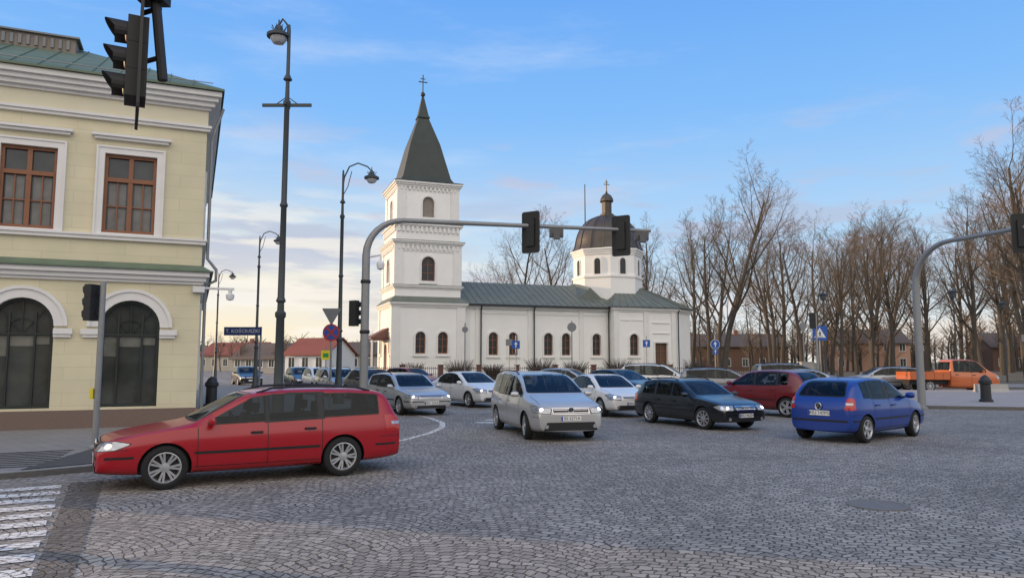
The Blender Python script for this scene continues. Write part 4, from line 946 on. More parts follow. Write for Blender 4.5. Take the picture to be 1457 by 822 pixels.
cartype('estate_small',dict(x1=2.24,x0=-2.24,W=1.73,r=.32,wh=(1.36,-1.26),belt=[(-2.2,.93),(1.0,.88),(2.2,.78)],hood=(1.0,2.0),fogz=.33,
 top=[(2.24,.58),(2.20,.68),(2.05,.76),(1.7,.84),(1.25,.90),(1.0,.945),(.92,.975),(.5,1.21),(.22,1.35),(.05,1.39),(-.4,1.425),(-1.1,1.42),(-1.6,1.38),(-1.78,1.34),(-1.95,1.15),(-2.12,.98),(-2.20,.90),(-2.24,.78)],
 win=[(.75,-.08),(-.14,-.90),(-1.0,-1.65)],seam=[.92,-.11,-.95],ws=(.985,.65,1.345,.52),rw=(1.03,.6,1.29,.5),hl=[(-.24,.56),(.14,.58),(.30,.66),(.14,.715),(-.24,.70)],tl=[(-.16,.68),(.24,.68),(.22,.90),(-.16,.90)],
 grille=[(-.30,.55),(.30,.55),(.36,.69),(-.36,.69)],slats=4,gring=1,lower=[(-.62,.27),(.62,.27),(.62,.36),(-.62,.36)],pz=(.43,.80),bz=.635,hand=[.05,-.76],mirror=.72,rail=(.0,-1.6),ws_style=2,mould=1))
cartype('hatch',dict(x1=1.92,x0=-1.92,W=1.66,r=.305,wh=(1.16,-1.28),belt=[(-1.9,.98),(.9,.92),(1.9,.80)],hood=(.95,1.7),fogz=.33,
 top=[(1.92,.60),(1.88,.70),(1.72,.79),(1.42,.87),(1.1,.93),(.94,.965),(.86,1.0),(.45,1.24),(.2,1.37),(.02,1.42),(-.4,1.46),(-.9,1.455),(-1.30,1.42),(-1.48,1.36),(-1.64,1.24),(-1.80,1.02),(-1.87,.93),(-1.92,.76)],
 win=[(.72,-.14),(-.21,-.92),(-.99,-1.33)],seam=[.86,-.17,-.95],ws=(1.01,.62,1.375,.5),rw=(1.04,.56,1.35,.46),hl=[(-.2,.58),(.16,.62),(.26,.74),(.1,.77),(-.2,.70)],tl=[(-.10,.74),(.16,.74),(.14,1.0),(-.02,1.0)],
 grille=[(-.34,.60),(.34,.60),(.38,.68),(-.38,.68)],slats=2,lower=[(-.58,.27),(.58,.27),(.52,.36),(-.52,.36)],pz=(.42,.66),bz=.65,hand=[-.02,-.80],mirror=.68,ws_style=1,mould=1,hp=1))
cartype('sedan',dict(x1=2.25,x0=-2.25,W=1.77,r=.325,wh=(1.36,-1.30),belt=[(-2.2,.97),(1.0,.91),(2.2,.80)],hood=(1.05,2.0),fogz=.36,
 top=[(2.25,.62),(2.20,.72),(2.02,.80),(1.65,.88),(1.25,.94),(1.05,.985),(.6,1.22),(.25,1.38),(0,1.44),(-.5,1.46),(-.9,1.43),(-1.2,1.35),(-1.6,1.14),(-1.78,1.06),(-2.1,1.03),(-2.2,.97),(-2.25,.80)],
 win=[(.85,-.06),(-.13,-.92),(-.98,-1.35)],seam=[.98,-.10,-.95],ws=(1.01,.66,1.38,.52),rw=(1.12,.6,1.35,.52),hl=[(-.22,.60),(.22,.64),(.38,.76),(.2,.79),(-.2,.73)],tl=[(-.16,.76),(.24,.76),(.22,.96),(-.1,.96)],
 grille=[(-.36,.62),(.36,.62),(.40,.71),(-.40,.71)],slats=2,lower=[(-.62,.27),(.62,.27),(.55,.42),(-.55,.42)],pz=(.48,.72),bz=.67,hand=[.0,-.82],mirror=.80,ws_style=1,mould=0,hp=1))
cartype('suv',dict(x1=2.2,x0=-2.2,W=1.82,r=.35,wh=(1.32,-1.30),belt=[(-2.2,1.12),(2.2,1.0)],hood=(1.1,2.0),fogz=.4,
 top=[(2.2,.75),(2.15,.9),(1.9,1.02),(1.3,1.08),(1.08,1.13),(.7,1.38),(.4,1.56),(.2,1.62),(-.6,1.67),(-1.5,1.65),(-1.95,1.58),(-2.1,1.2),(-2.16,1.1),(-2.2,.9)],
 win=[(.9,-.02),(-.09,-.9),(-.97,-1.8)],seam=[.95,-.06,-.94],ws=(1.16,.68,1.58,.56),rw=(1.2,.62,1.52,.55),hl=[(-.2,.74),(.2,.78),(.3,.88),(-.2,.88)],tl=[(-.1,.85),(.2,.85),(.2,1.15),(-.05,1.15)],
 grille=[(-.4,.74),(.4,.74),(.42,.88),(-.42,.88)],slats=3,lower=[(-.62,.32),(.62,.32),(.55,.45),(-.55,.45)],pz=(.56,.8),bz=.8,hand=[.0,-.82],mirror=.8,rail=(.1,-1.8),ws_style=1,mould=1))
cartype('van_cab',dict(x1=2.5,x0=-.35,W=1.84,r=.33,wh=(1.65,-1.60),belt=[(-.4,1.16),(2.5,1.10)],tumble=.83,hood=(1.9,2.3),fogz=.4,
 top=[(2.5,.72),(2.47,.92),(2.35,1.06),(2.1,1.17),(1.95,1.22),(1.55,1.55),(1.32,1.78),(1.2,1.86),(.8,1.93),(.3,1.94),(-.1,1.93),(-.25,1.90),(-.32,1.6),(-.35,1.1)],
 win=[(1.7,.85),(.77,-.15)],seam=[1.62,.81],ws=(1.27,.76,1.80,.66),rw=(1.3,.68,1.75,.65),hl=[(-.2,.76),(.16,.78),(.2,.92),(-.2,.92)],tl=[(-.1,.8),(.0,.8),(.0,.9),(-.1,.9)],
 grille=[(-.45,.76),(.45,.76),(.45,.9),(-.45,.9)],slats=3,lower=[(-.6,.32),(.6,.32),(.6,.45),(-.6,.45)],pz=(.5,.7),bz=.83,hand=[.95,.0],mirror=1.45,ws_style=2,mould=0))
RED=paint('bright_red',(.36,.003,.012),metal=.0,dirt=.15,coat=.35); SILV=paint('silver',(.52,.52,.51),metal=.5,rough=.30); BLKP=paint('black',(.006,.008,.010),metal=.0,dirt=.15); BLUE=paint('vivid_blue',(.009,.045,.27),metal=.1,coat=.4,dirt=.15)
DRED=paint('dark_red',(.15,.007,.012),metal=0); WHT=paint('white',(.70,.70,.68),metal=0); GRYP=paint('grey',(.20,.21,.22),metal=.4); DGRN=paint('dark_green_grey',(.02,.035,.035)); ORG=paint('orange',(.48,.125,.035),metal=0,dirt=.3); SILB=paint('pale_silver_blue',(.32,.35,.38),metal=.4)
car('estate',-4.04,11.72,-.866,-.5,RED,'bright red estate car with multi spoke wheels turning at the crossing',plate='BSU 52HJ',badge='vw',sc=.93)
car('mpv',.72,18.6,.27,-.963,SILV,'silver people carrier with lit headlights driving towards the crossing',plate='BS 6271A',lit=True,badge='vw',steer=R(-8),sc=.90)
car('estate_small',5.15,21.0,.42,-.907,BLKP,'black estate car with roof rails and chrome ringed grille',plate='BSU 46254',lit=True,badge='rings',steer=R(10),sc=.91)
car('hatch',8.24,17.68,.78,.626,BLUE,'bright blue small hatchback seen from behind',plate='BSU 147PG',steer=R(6),badge='vw',sc=.97)
car('hatch',8.55,25.3,-.62,.785,DRED,'dark red hatchback waiting behind the black estate',plate='BSU 3810',sc=1.04)
car('sedan',3.2,25.6,.32,-.947,WHT,'white saloon car with lit headlights in the queue',plate='BSU 7V10',lit=True,sc=.93)
car('sedan',-1.75,30.5,.55,-.835,WHT,'white saloon car with headlights on at the crossing',plate='BS 4410C',lit=True,sc=.95)
car('estate',-3.75,26.4,.5,-.866,SILV,'silver estate car with dark windows waiting in the queue',plate='BSU 55KA',lit=True,sc=.95)
G='cars queueing before the church'
car('sedan',4.9,33.5,.6,-.8,DGRN,'dark green saloon car with lit headlights in the queue',lit=True,group=G)
car('suv',7.9,39.5,.95,-.3,WHT,'white boxy off road car in the queue',group=G)
car('estate',10.9,38,.97,-.24,GRYP,'grey estate car in the queue before the church',group=G)
car('hatch',3.0,37.5,.9,-.43,SILB,'pale silver hatchback in the queue',group=G)
car('sedan',12.6,33.5,-.97,.24,SILB,'pale silver saloon car beside the park',group=G)
car('mpv',16.2,42.5,.99,-.1,GRYP,'grey people carrier in the far lane',group=G)
car('estate',23.6,47.6,-.99,.1,SILB,'pale silver blue estate car beside the park',z=.0)
car('sedan',-6.7,35.5,.5,-.866,BLKP,'black saloon car coming down the side street',lit=True,group='cars in the side street')
car('estate',-9.2,39.5,.48,-.877,SILV,'silver estate car in the side street',group='cars in the side street')
car('hatch',-11.3,44,.48,-.877,WHT,'white hatchback in the side street',group='cars in the side street')
car('hatch',-13.6,48,.48,-.877,DGRN,'dark hatchback in the side street',group='cars in the side street')
car('sedan',-9.6,50,.48,-.877,GRYP,'grey saloon car in the side street',group='cars in the side street')
car('estate',-20,56,.48,-.877,BLKP,'black estate car parked down the side street',group='cars in the side street')
car('hatch',-5.9,44,.8,-.6,DRED,'dark red hatchback before the church gate',group=G)
v=car('van_cab',26.5,45.0,1,-.05,ORG,'orange double cab pickup truck with drop side bed',name='pickup_truck',cat='pickup truck')
mb=MB(); mb.box(-2.75,-.42,-.9,.9,.72,.80); mb.box(-2.75,-.42,-.9,-.86,.80,1.18); mb.box(-2.75,-.42,.86,.9,.80,1.18); mb.box(-2.75,-2.71,-.86,.86,.80,1.18); mb.box(-.46,-.42,-.86,.86,.80,1.25)
for x in (-.8,-1.3,-1.8,-2.3,-2.65): mb.box(x-.03,x+.03,-.925,-.90,.74,1.16)
ob('load_bed',mb,ORG,v)
mb=MB(); mb.box(-2.6,-.3,-.45,.45,.42,.71); ob('chassis',mb,BLACK,v)
# ------------------------------------------------------------------ street furniture
def sighead(E,pos,rz,board=True,scale=1,tilt=0,vis=.22):
    M=Matrix.Translation(pos)@Matrix.Rotation(rz,4,'Z')@Matrix.Rotation(tilt,4,'Y')@Matrix.Scale(scale,4)
    mb=MB()
    for k in(-1,0,1):
        z=k*.30; mb.box(-.15,.15,-.10,.10,z-.148,z+.148)
        n=14; ro=.125; L=vis
        vs=[];fs=[]
        for i in range(n+1):
            a=R(-35+250*i/n); 
            for (yy,rr) in((-.10,ro),(-.10-L*(.55+.45*max(0,math.sin(a))),ro*1.02)):
                vs.append((rr*math.cos(a),yy,z+rr*math.sin(a)))
        for i in range(n): fs.append((2*i,2*i+1,2*i+3,2*i+2))
        mb.add(vs,fs)
    h=ob('signal_head',mb,BLK2,E,M=M)
    if board:
        mb=MB(); mb.prism(rnd_poly(rect(-.31,.31,-.66,.66),.08),lambda u,v_,w:(u,w,v_),.02,.035); mb.ring(rnd_poly(rect(-.315,.315,-.665,.665),.08),rnd_poly(rect(-.28,.28,-.63,.63),.07),lambda u,v_,w:(u,w,v_),.012,.042,1)
        ob('backboard',mb,[BLK2,BLACK],h)
    cols=((.35,.02,.02),(.3,.16,.01),(.01,.2,.08))
    for k in(1,0,-1):
        i=1-k; nm=('red','amber','green')[i]
        mb=MB(); mb.lathe([(.10,.0),(.09,.012),(.05,.02),(.005,.023)],18,Matrix.Translation((0,-.10,k*.3))@Matrix.Rotation(R(90),4,'X'))
        ob('lens',mb,mat('signal_lens_'+nm,tuple(c*.3 for c in cols[i]),.4),h,smooth=True)
    return h
def gantry(base,path,r0,r1,label):
    E=mk('traffic_signal_gantry',None,loc=base,label=label,cat='traffic light')
    mb=MB(); n=len(path); mb.tube(path,[lerp(r0,r1,i/(n-1)) for i in range(n)],14); mb.lathe([(.2,0),(.2,.06),(.13,.10)],14); ob('mast',mb,STEEL,E,smooth=True)
    return E
def arcpath(zt,dirv,L,rad=1.1,rise=.0):
    d=Vector(dirv).normalized(); p=[(0,0,0),(0,0,zt-rad-1.5),(0,0,zt-rad)]
    for i in range(1,9):
        a=R(90*i/8); p.append((d.x*rad*(1-math.cos(a)),d.y*rad*(1-math.cos(a)),zt-rad+rad*math.sin(a)))
    for k in range(1,5): t=rad+(L-rad)*k/4; p.append((d.x*t,d.y*t,zt+rise*k/4))
    return p
DET=mat('detector_grey',(.09,.09,.095),.5)
d1=Vector((8.95,2.0,0)); L1=d1.length
E=gantry((-4.39,22,0),arcpath(6.05,d1,L1,1.1),.13,.055,'grey steel signal gantry arching over the road')
d1n=d1.normalized()
for s_ in(5.12,8.15):
    p=d1n*s_; sighead(E,(p.x,p.y-.02,5.84),R(150),True,1.0)
for s_ in(5.95,8.85):
    p=d1n*s_; mb=MB(); mb.box(p.x-.22,p.x+.22,p.y-.12,p.y+.12,5.72,6.0); mb.box(p.x-.1,p.x+.1,p.y-.3,p.y-.12,5.62,5.86); mb.tube([(p.x,p.y,6.0),(p.x,p.y,6.08)],.05,6); ob('detector_camera',mb,DET,E)
mb=MB(); mb.tube([(.1,0,4.9),(.45,-.05,4.95),(.45,-.05,4.8)],.03,6); mb.lathe([(.02,0),(.10,.03),(.12,.12),(.12,.2),(.04,.28)],14,Matrix.Translation((.45,-.05,4.5))); ob('surveillance_camera',mb,SIGW,E,smooth=True)
for za in (4.1,2.6): ob('pole_band',MB().lathe([(.145,za),(.155,za+.05),(.145,za+.1)],12),BLACK,E)
sighead(E,(-.33,0,3.2),R(150),False,.85)
d2=Vector((3.3,-8.2,0)); E=gantry((15.4,28,0),arcpath(6.15,d2,d2.length,1.5,.1),.14,.06,'grey steel signal gantry reaching out near the park')
p=d2.normalized()*4.1; sighead(E,(p.x,p.y,6.0),R(165),True,1.0)
p=d2.normalized()*5.6; ob('detector_camera',MB().box(p.x-.15,p.x+.15,p.y-.12,p.y+.12,5.95,6.2),DET,E)
E=gantry((-7.6,7.9,0),arcpath(6.3,(1,-.1,0),4.4,1.0),.13,.07,'black hanging traffic signal on an overhead gantry arm')
sighead(E,(3.62,-.35,4.92),R(-62),True,1.0,tilt=R(-5))
mb=MB(); mb.tube([(3.72,-.4,6.3),(3.92,-.38,4.70)],.05,8); mb.tube([(3.86,-.38,5.5),(3.65,-.35,5.45)],.03,6); mb.tube([(3.88,-.38,4.95),(3.65,-.35,4.9)],.03,6); mb.box(3.64,3.92,-.5,-.28,5.55,5.85); ob('bracket',mb,BLK2,E)
def post_signal(x,y,h,rz,label,btn=False,scale=.85,vis=.22):
    E=mk('traffic_signal_post',None,loc=(x,y,.09),label=label,cat='traffic light')
    mb=MB(); mb.tube([(0,0,-.1),(0,0,h)],[.06,.055],12); mb.lathe([(.11,0),(.11,.04),(.07,.08)],12); ob('post',mb,STEEL,E,smooth=True)
    sighead(E,(-.20,-.02,h-.42),rz,False,scale,vis=vis)
    mb=MB(); mb.box(-.10,.0,-.02,.02,h-.25,h-.2); mb.box(-.1,.0,-.02,.02,h-.65,h-.6); ob('bracket',mb,BLK2,E)
    if btn: mb=MB(); mb.box(-.12,-.055,-.07,.03,.95,1.15); ob('push_button',mb,SIGY,E)
    return E
post_signal(-8.1,14.55,3.25,R(-105),'grey signal post with black head and yellow push button',True,scale=.80,vis=.12)
post_signal(17.1,41.5,4.4,R(170),'grey signal post beside the park crossing',scale=1.0)
def lamp(x,y,h,label,hook,d=1):
    E=mk('street_lamp',None,loc=(x,y,.07),label=label,cat='street lamp',group='ornate street lamps')
    mb=MB(); k=h/11.0
    mb.lathe([(.22,-.1),(.22,.25),(.16,.35),(.15,1.0),(.12,1.1),(.105,2.8*k),(.14,2.85*k),(.14,2.95*k),(.09,3.0*k),(.085,3.2*k),(.13,3.25*k),(.09,3.35*k),(.075,5.7*k),(.11,5.75*k),(.075,5.85*k),(.07,8.4*k),(.10,8.45*k),(.10,8.55*k),(.06,8.6*k),(.05,9.1*k),(.12,9.15*k),(.05,9.3*k),(.045,h*.955),(.03,h*.97)],12); 
    if hook:
        mb.tube([(0,0,h*.9),(.05,0,h*.94),(.25,0,h*.985),(.6,0,h),(1.0*1,0,h*.985),(1.18,0,h*.965)],.03,8); mb.tube([(0,0,h*.86),(.2,0,h*.90),(.35,0,h*.965)],.018,6)
        lx=1.18;lz=h*.94
    else:
        mb.tube([(0,0,h*.93),(-.05,0,h*.97),(-.18,0,h*.985),(-.28,0,h*.97)],.03,8)
        mb.box(-.65,.65,-.03,.03,h*.765,h*.772); mb.box(-.03,.03,-.2,.2,h*.765,h*.772); mb.tube([(-.3,0,h*.77),(0,0,h*.79),(.3,0,h*.77)],.015,5)
        lx=-.28;lz=h*.945
    ob('post',mb,LAMPM,E,smooth=True)
    s=.85
    mb=MB(); mb.lathe([(.03,.30),(.05,.26),(.10,.22),(.12,.12),(.16,.08),(.33*s+.03,.0),(.36*s,-.07),(.34*s,-.08),(.05,-.02)],18,Matrix.Translation((lx,0,lz))); 
    for q in range(8):
        a=R(q*45); mb.tube([(lx+.13*math.cos(a),.13*math.sin(a),lz+.1),(lx+.20*math.cos(a),.20*math.sin(a),lz+.22)],.012,4)
    mb.tube([(lx,0,lz+.25),(lx,0,lz+.42)],.02,5)
    hd=ob('lantern',mb,LAMPM,E,smooth=True)
    mb=MB(); mb.lathe([(.22,-.075),(.21,-.16),(.14,-.24),(.02,-.27)],16,Matrix.Translation((lx,0,lz))); ob('globe',mb,mat('lamp_globe',(.45,.46,.47),.2,coat=1),hd,smooth=True)
lamp(-5.97,19,11.0,'tall dark ornate street lamp with crossarm and hanging lantern',False)
lamp(-7.0,30,9.9,'dark street lamp with curved arm and lantern',True)
lamp(-15.9,46,9.9,'dark street lamp with curved arm and lantern',True)
lamp(-25.2,63,9.6,'dark street lamp with curved arm and lantern',True)
def F2(u,v,w): return (u,-w,v)
def signpost(x,y,h,label,panels,z=.08,r=.035,rz=0,gr=None):
    E=mk('road_sign',None,loc=(x,y,z),rz=rz,label=label,cat='road sign')
    mb=MB(); mb.tube([(0,0,-.1),(0,0,h)],r,8); ob('post',mb,STEEL,E,smooth=True)
    for kind,zc,s in panels:
        circ=lambda q,n=28:[(q*math.cos(2*math.pi*i/n),zc+q*math.sin(2*math.pi*i/n)) for i in range(n)]
        tri=lambda q,dn=1:[(q*math.cos(R(a)),zc+dn*q*math.sin(R(a))) for a in (90,210,330)]
        def P(poly,w0,w1,m,nm='sign_panel',par=E):
            return ob(nm,MB().prism(poly,F2,w0,w1),m,par)
        if kind=='disc_back': P(circ(s),.04,.05,SIGBACK)
        if kind=='tri_back': P(rnd_poly(tri(s,-1),.05),.04,.05,SIGBACK)
        if kind=='sq_back': P(rect(-s,s,zc-s,zc+s),.04,.05,SIGBACK)
        if kind=='blue_disc':
            o=P(circ(s),.04,.05,SIGW); P(circ(s*.93),.0503,.054,SIGB,'symbol_field',o)
            P([(-s*.1,zc-s*.6),(s*.1,zc-s*.6),(s*.1,zc+.0),(s*.35,zc+0),(0,zc+s*.6),(-s*.35,zc),(-s*.1,zc)],.0543,.057,SIGW,'arrow',o)
        if kind=='no_stop':
            o=P(circ(s),.04,.05,SIGR); P(circ(s*.82),.0503,.053,SIGB,'blue_field',o)
            for sg in(1,-1):
                c=s*.6; t=s*.08; P([(-c-t,zc+sg*(c-t)),(-c+t,zc+sg*(c+t)),(c+t,zc-sg*(c-t)),(c-t,zc-sg*(c+t))],.0533+.0005*sg,.056+.001*sg,SIGR,'red_bar',o)
        if kind=='ped':
            o=P(rnd_poly(rect(-s,s,zc-s,zc+s),.04),.04,.05,SIGB)
            P([(-s*.8,zc-s*.62),(s*.8,zc-s*.62),(0,zc+s*.78)],.0503,.054,SIGW,'white_triangle',o)
            mb=MB(); k=s*.9
            def L_(a,b,t): 
                a=Vector(a)*k;b=Vector(b)*k; d=(b-a).normalized(); nn=Vector((-d.y,d.x))*t*k
                mb.prism([tuple(a+nn+Vector((0,zc))),tuple(a-nn+Vector((0,zc))),tuple(b-nn+Vector((0,zc))),tuple(b+nn+Vector((0,zc)))],F2,.0543,.0565)
            L_((.0,.15),(.02,-.15),.09); L_((.02,-.12),(-.18,-.5),.05); L_((.0,-.12),(.2,-.5),.05); L_((0,.12),(-.2,-.1),.035); L_((0,.12),(.2,-.06),.035)
            mb.prism([(.09*k*math.cos(R(a)),zc+.28*k+.09*k*math.sin(R(a))) for a in range(0,360,30)],F2,.0543,.0565)
            for q in range(4): mb.prism(rect((-.5+q*.28)*k,(-.36+q*.28)*k,zc-.66*k,zc-.56*k),F2,.0543,.0560)
            ob('pedestrian_symbol',mb,INK,o)
        if kind=='blue_sq':
            o=P(rnd_poly(rect(-s,s,zc-s,zc+s),.04),.04,.05,SIGB); P([(-s*.12,zc-s*.7),(s*.12,zc-s*.7),(s*.12,zc+s*.1),(s*.45,zc+s*.1),(0,zc+s*.7),(-s*.45,zc+s*.1),(-s*.12,zc+s*.1)],.0503,.054,SIGW,'arrow',o)
        if kind=='yellow':
            o=P(rect(-s,s,zc-s,zc+s),.04,.05,SIGY); P(rect(-s*.6,s*.6,zc-s*.5,zc+s*.4),.0503,.054,mat('sign_green',(.02,.25,.06),.5),'green_field',o)
        if kind=='name':
            dx=-.72
            o=P(rect(dx-s,dx+s,zc-.17,zc+.17),.04,.06,mat('street_name_navy',(.02,.04,.16),.5)); M=Matrix(((1,0,0,dx),(0,0,-1,-.062),(0,1,0,zc),(0,0,0,1)))
            mk('lettering',textmesh('T. KOŚCIUSZKI',.20,SIGW),o,M=M)
        if kind=='info':
            o=P(rect(-s,s,zc-s*.5,zc+s*.5),.04,.06,SIGBACK)
    return E
signpost(-6.6,27,3.6,'round no stopping sign below a grey triangular sign back',[('tri_back',3.42,.42),('no_stop',2.75,.31)],r=.04)
signpost(-10.2,30,3.1,'dark blue street name sign on a post',[('name',2.92,.76)],r=.04)
signpost(-11.3,45,2.6,'square yellow and green sign on a post',[('yellow',2.1,.28)])
signpost(17.9,43,3.9,'blue square pedestrian crossing sign on a post',[('ped',3.35,.42)],r=.04)
signpost(12.9,47,3.4,'round blue arrow sign with small plate',[('blue_disc',2.8,.30),('blue_sq',2.33,.17)])
signpost(.25,48,3.4,'small blue square arrow sign on a post',[('blue_sq',2.8,.26),('disc_back',2.2,.1)])
signpost(8.9,49,3.4,'small blue square arrow sign on a post',[('blue_sq',2.9,.24)])
signpost(3.4,42,4.0,'grey disc sign back on a tall post',[('disc_back',3.65,.26)])
signpost(-2.8,44,4.0,'grey disc sign back on a tall post',[('disc_back',3.6,.18)])
signpost(-.2,50,3.4,'grey square sign back on a post',[('sq_back',3.0,.22)])
signpost(26.5,38,3.2,'pale information board on a thin post',[('info',2.9,.34)])
signpost(20.5,52,4.6,'grey disc sign back on a tall post by the park',[('disc_back',4.2,.26)])
def bollard(x,y,label):
    E=mk('bollard',None,loc=(x,y,.09),label=label,cat='bollard',group='cast iron bollards')
    ob('post',MB().lathe([(.26,0),(.26,.12),(.20,.16),(.19,.75),(.24,.8),(.24,.9),(.19,.95)],18),mat('bollard_iron',(.02,.021,.022),.5),E,smooth=True)
    ob('cap',MB().lathe([(.19,.951),(.15,1.04),(.06,1.12),(.01,1.14)],18),MC['bollard_iron'],E,smooth=True)
bollard(19.6,30.8,'thick black cast iron bollard on pavement'); bollard(-11.1,27.5,'thick black cast iron bollard near the building corner')
for x in (26.4,31.5):
    mb=MB(); mb.prism([(-.35,0),(.35,0),(.22,.20),(.18,.45),(-.18,.45),(-.22,.20)],lambda u,v,w:(w,u,v),-.8,.8); ob('concrete_barrier',mb,CONC,loc=(x,41.0,.1),rz=R(-6),label='low pale concrete road barrier',cat='barrier',group='concrete barriers')
E=mk('utility_cabinet',None,loc=(17.2,43.3,.12),label='tall grey utility cabinet on the pavement',cat='cabinet')
ob('cabinet_body',MB().box(-.35,.35,-.2,.2,0,1.6).box(-.38,.38,-.23,.23,1.6,1.66),GRW,E); ob('cabinet_door',MB().box(-.31,.31,-.215,-.2,.1,1.55),GRW,E)
for x,y in((30,50),(22,52),(40,60),(52,58)):
    lamp_=mk('park_lamp',None,loc=(x,y,.1),label='slim dark park lamp post',cat='street lamp',group='park lamps')
    ob('post',MB().tube([(0,0,0),(0,0,6)],[.07,.04],8),LAMPM,lamp_); ob('lantern',MB().lathe([(.05,6),(.2,6.05),(.22,6.35),(.3,6.4),(.03,6.6)],10,Matrix()),LAMPM,lamp_)
# ------------------------------------------------------------------ light and sky
el,azx,azy=7,-.96,.28
az=math.atan2(azx,azy)
W=bpy.data.worlds.new('World'); SC.world=W; W.use_nodes=True; nt=W.node_tree; L=nt.links; nt.nodes.clear()
out=nd(nt,'ShaderNodeOutputWorld'); bg=nd(nt,'ShaderNodeBackground'); L.new(bg.outputs[0],out.inputs[0]); bg.inputs['Strength'].default_value=.12
sky=nd(nt,'ShaderNodeTexSky',sky_type='NISHITA'); sky.sun_disc=False; sky.sun_elevation=R(el); sky.sun_rotation=az; sky.air_density=1.0; sky.dust_density=.6; sky.ozone_density=1.5
tc=nd(nt,'ShaderNodeTexCoord'); nz=nd(nt,'ShaderNodeVectorMath',operation='NORMALIZE'); L.new(tc.outputs['Generated'],nz.inputs[0]); sp=nd(nt,'ShaderNodeSeparateXYZ'); L.new(nz.outputs[0],sp.inputs[0])
def WM(op,a,b=None,c=None,clamp=False):
    n=nd(nt,'ShaderNodeMath',operation=op,use_clamp=clamp)
    for i,x in enumerate((a,b,c)):
        if x is None: continue
        if isinstance(x,(int,float)): n.inputs[i].default_value=x
        else: L.new(x,n.inputs[i])
    return n.outputs[0]
def WR(v,a,b,c=0,d=1):
    n=nd(nt,'ShaderNodeMapRange'); n.interpolation_type='SMOOTHSTEP'
    L.new(v,n.inputs['Value']); n.inputs['From Min'].default_value=a;n.inputs['From Max'].default_value=b;n.inputs['To Min'].default_value=c;n.inputs['To Max'].default_value=d; return n.outputs[0]
def WX(f,a,b):
    n=nd(nt,'ShaderNodeMix',data_type='RGBA')
    for k,x in(('Factor',f),('A',a),('B',b)):
        if isinstance(x,tuple): n.inputs[k].default_value=(*x,1)
        elif isinstance(x,(int,float)): n.inputs[k].default_value=x
        else: L.new(x,n.inputs[k])
    return n.outputs['Result']
S=1/.12
c3=lambda r,g,b:(r*S,g*S,b*S)
ramp=nd(nt,'ShaderNodeValToRGB'); L.new(sp.outputs['Z'],ramp.inputs[0])
els=ramp.color_ramp.elements
stops=[(0,(.88,.84,.76)),(.06,(.74,.82,.87)),(.16,(.47,.70,.95)),(.32,(.235,.52,.97)),(.5,(.13,.38,.92)),(1,(.12,.32,.80))]
els[0].position=0; els[0].color=(*stops[0][1],1); els[1].position=1; els[1].color=(*stops[-1][1],1)
for p_,c_ in stops[1:-1]:
    e=els.new(p_); e.color=(*c_,1)
sc=nd(nt,'ShaderNodeVectorMath',operation='SCALE'); L.new(ramp.outputs[0],sc.inputs[0]); sc.inputs['Scale'].default_value=S*1.03
base=WX(.95,sky.outputs[0],sc.outputs[0])
sx=nd(nt,'ShaderNodeVectorMath',operation='DOT_PRODUCT'); L.new(nz.outputs[0],sx.inputs[0]); sx.inputs[1].default_value=(azx,azy,.05)
glow=WM('MULTIPLY',WR(sx.outputs['Value'],.05,.8),WR(sp.outputs['Z'],.30,0.0))
base=WX(WM('MULTIPLY',glow,1.0),base,c3(1.08,.90,.58))
mp=nd(nt,'ShaderNodeMapping'); mp.inputs['Scale'].default_value=(1.7,1.7,10.5); mp.inputs['Location'].default_value=(.35,0,.2); L.new(nz.outputs[0],mp.inputs['Vector'])
n1=nd(nt,'ShaderNodeTexNoise'); n1.inputs['Scale'].default_value=2.6; n1.inputs['Detail'].default_value=9; n1.inputs['Roughness'].default_value=.55; L.new(mp.outputs[0],n1.inputs['Vector'])
lowm=WM('MULTIPLY',WR(n1.outputs['Fac'],.49,.60),WR(sp.outputs['Z'],.28,.15))
ccol=WX(WR(sp.outputs['Z'],.03,.16),c3(.86,.78,.70),c3(.50,.55,.70))
base=WX(WM('MULTIPLY',lowm,.75),base,ccol)
n5=nd(nt,'ShaderNodeTexNoise'); n5.inputs['Scale'].default_value=4.2; n5.inputs['Detail'].default_value=9; L.new(mp.outputs[0],n5.inputs['Vector'])
cm_=WM('MULTIPLY',WR(n5.outputs['Fac'],.46,.60),WM('MULTIPLY',WR(sx.outputs['Value'],.2,.55),WR(sp.outputs['Z'],.27,.12)))
base=WX(WM('MULTIPLY',cm_,.75),base,c3(1.02,.95,.84))
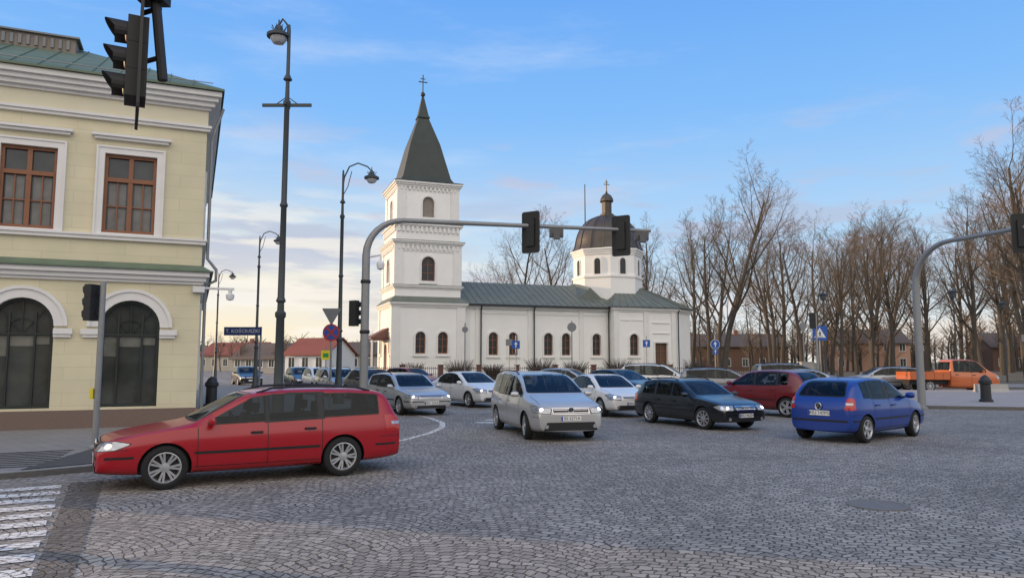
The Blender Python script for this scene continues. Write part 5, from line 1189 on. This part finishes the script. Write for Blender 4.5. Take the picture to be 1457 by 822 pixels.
mp3=nd(nt,'ShaderNodeMapping'); mp3.inputs['Scale'].default_value=(3.2,3.2,13); mp3.inputs['Location'].default_value=(1.1,.4,.9); L.new(nz.outputs[0],mp3.inputs['Vector'])
n6=nd(nt,'ShaderNodeTexNoise'); n6.inputs['Scale'].default_value=1.7; n6.inputs['Detail'].default_value=8; L.new(mp3.outputs[0],n6.inputs['Vector'])
pf=WM('MULTIPLY',WR(n6.outputs['Fac'],.52,.66),WM('MULTIPLY',WR(sp.outputs['Z'],.12,.18),WR(sp.outputs['Z'],.34,.24)))
base=WX(WM('MULTIPLY',pf,.6),base,c3(.58,.57,.70))
mp2=nd(nt,'ShaderNodeMapping'); mp2.inputs['Scale'].default_value=(1.0,1.0,5); mp2.inputs['Rotation'].default_value=(0,R(14),0); L.new(nz.outputs[0],mp2.inputs['Vector'])
n2=nd(nt,'ShaderNodeTexNoise'); n2.inputs['Scale'].default_value=2.0; n2.inputs['Detail'].default_value=10; n2.inputs['Roughness'].default_value=.62; L.new(mp2.outputs[0],n2.inputs['Vector'])
hi=WM('MULTIPLY',WR(n2.outputs['Fac'],.50,.78),.36)
base=WX(hi,base,c3(.85,.90,.97))
bk=WM('MULTIPLY',WR(sp.outputs['Y'],.1,-.5),WR(sp.outputs['Z'],-.02,.35))  # sky behind the camera brightened on purpose to lift the ambient light
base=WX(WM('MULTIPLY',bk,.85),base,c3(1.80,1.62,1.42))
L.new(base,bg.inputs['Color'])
sd=bpy.data.lights.new('sun','SUN'); sd.energy=5.0; sd.angle=R(.5); sd.color=(1,.68,.40); so=bpy.data.objects.new('sun',sd); COL.objects.link(so)
dv=Vector((azx,azy,0)).normalized()*math.cos(R(el))+Vector((0,0,math.sin(R(el)))); so.rotation_euler=dv.to_track_quat('Z','Y').to_euler()
SC.view_settings.view_transform='Standard'; SC.view_settings.look='None'; SC.view_settings.exposure=0
cd=bpy.data.cameras.new('camera'); cd.sensor_width=36; cd.lens=25.94; cd.clip_end=4000; co=bpy.data.objects.new('camera',cd); COL.objects.link(co)
co.location=(0,0,1.75); co.rotation_euler=(R(95.66),0,0); SC.camera=co
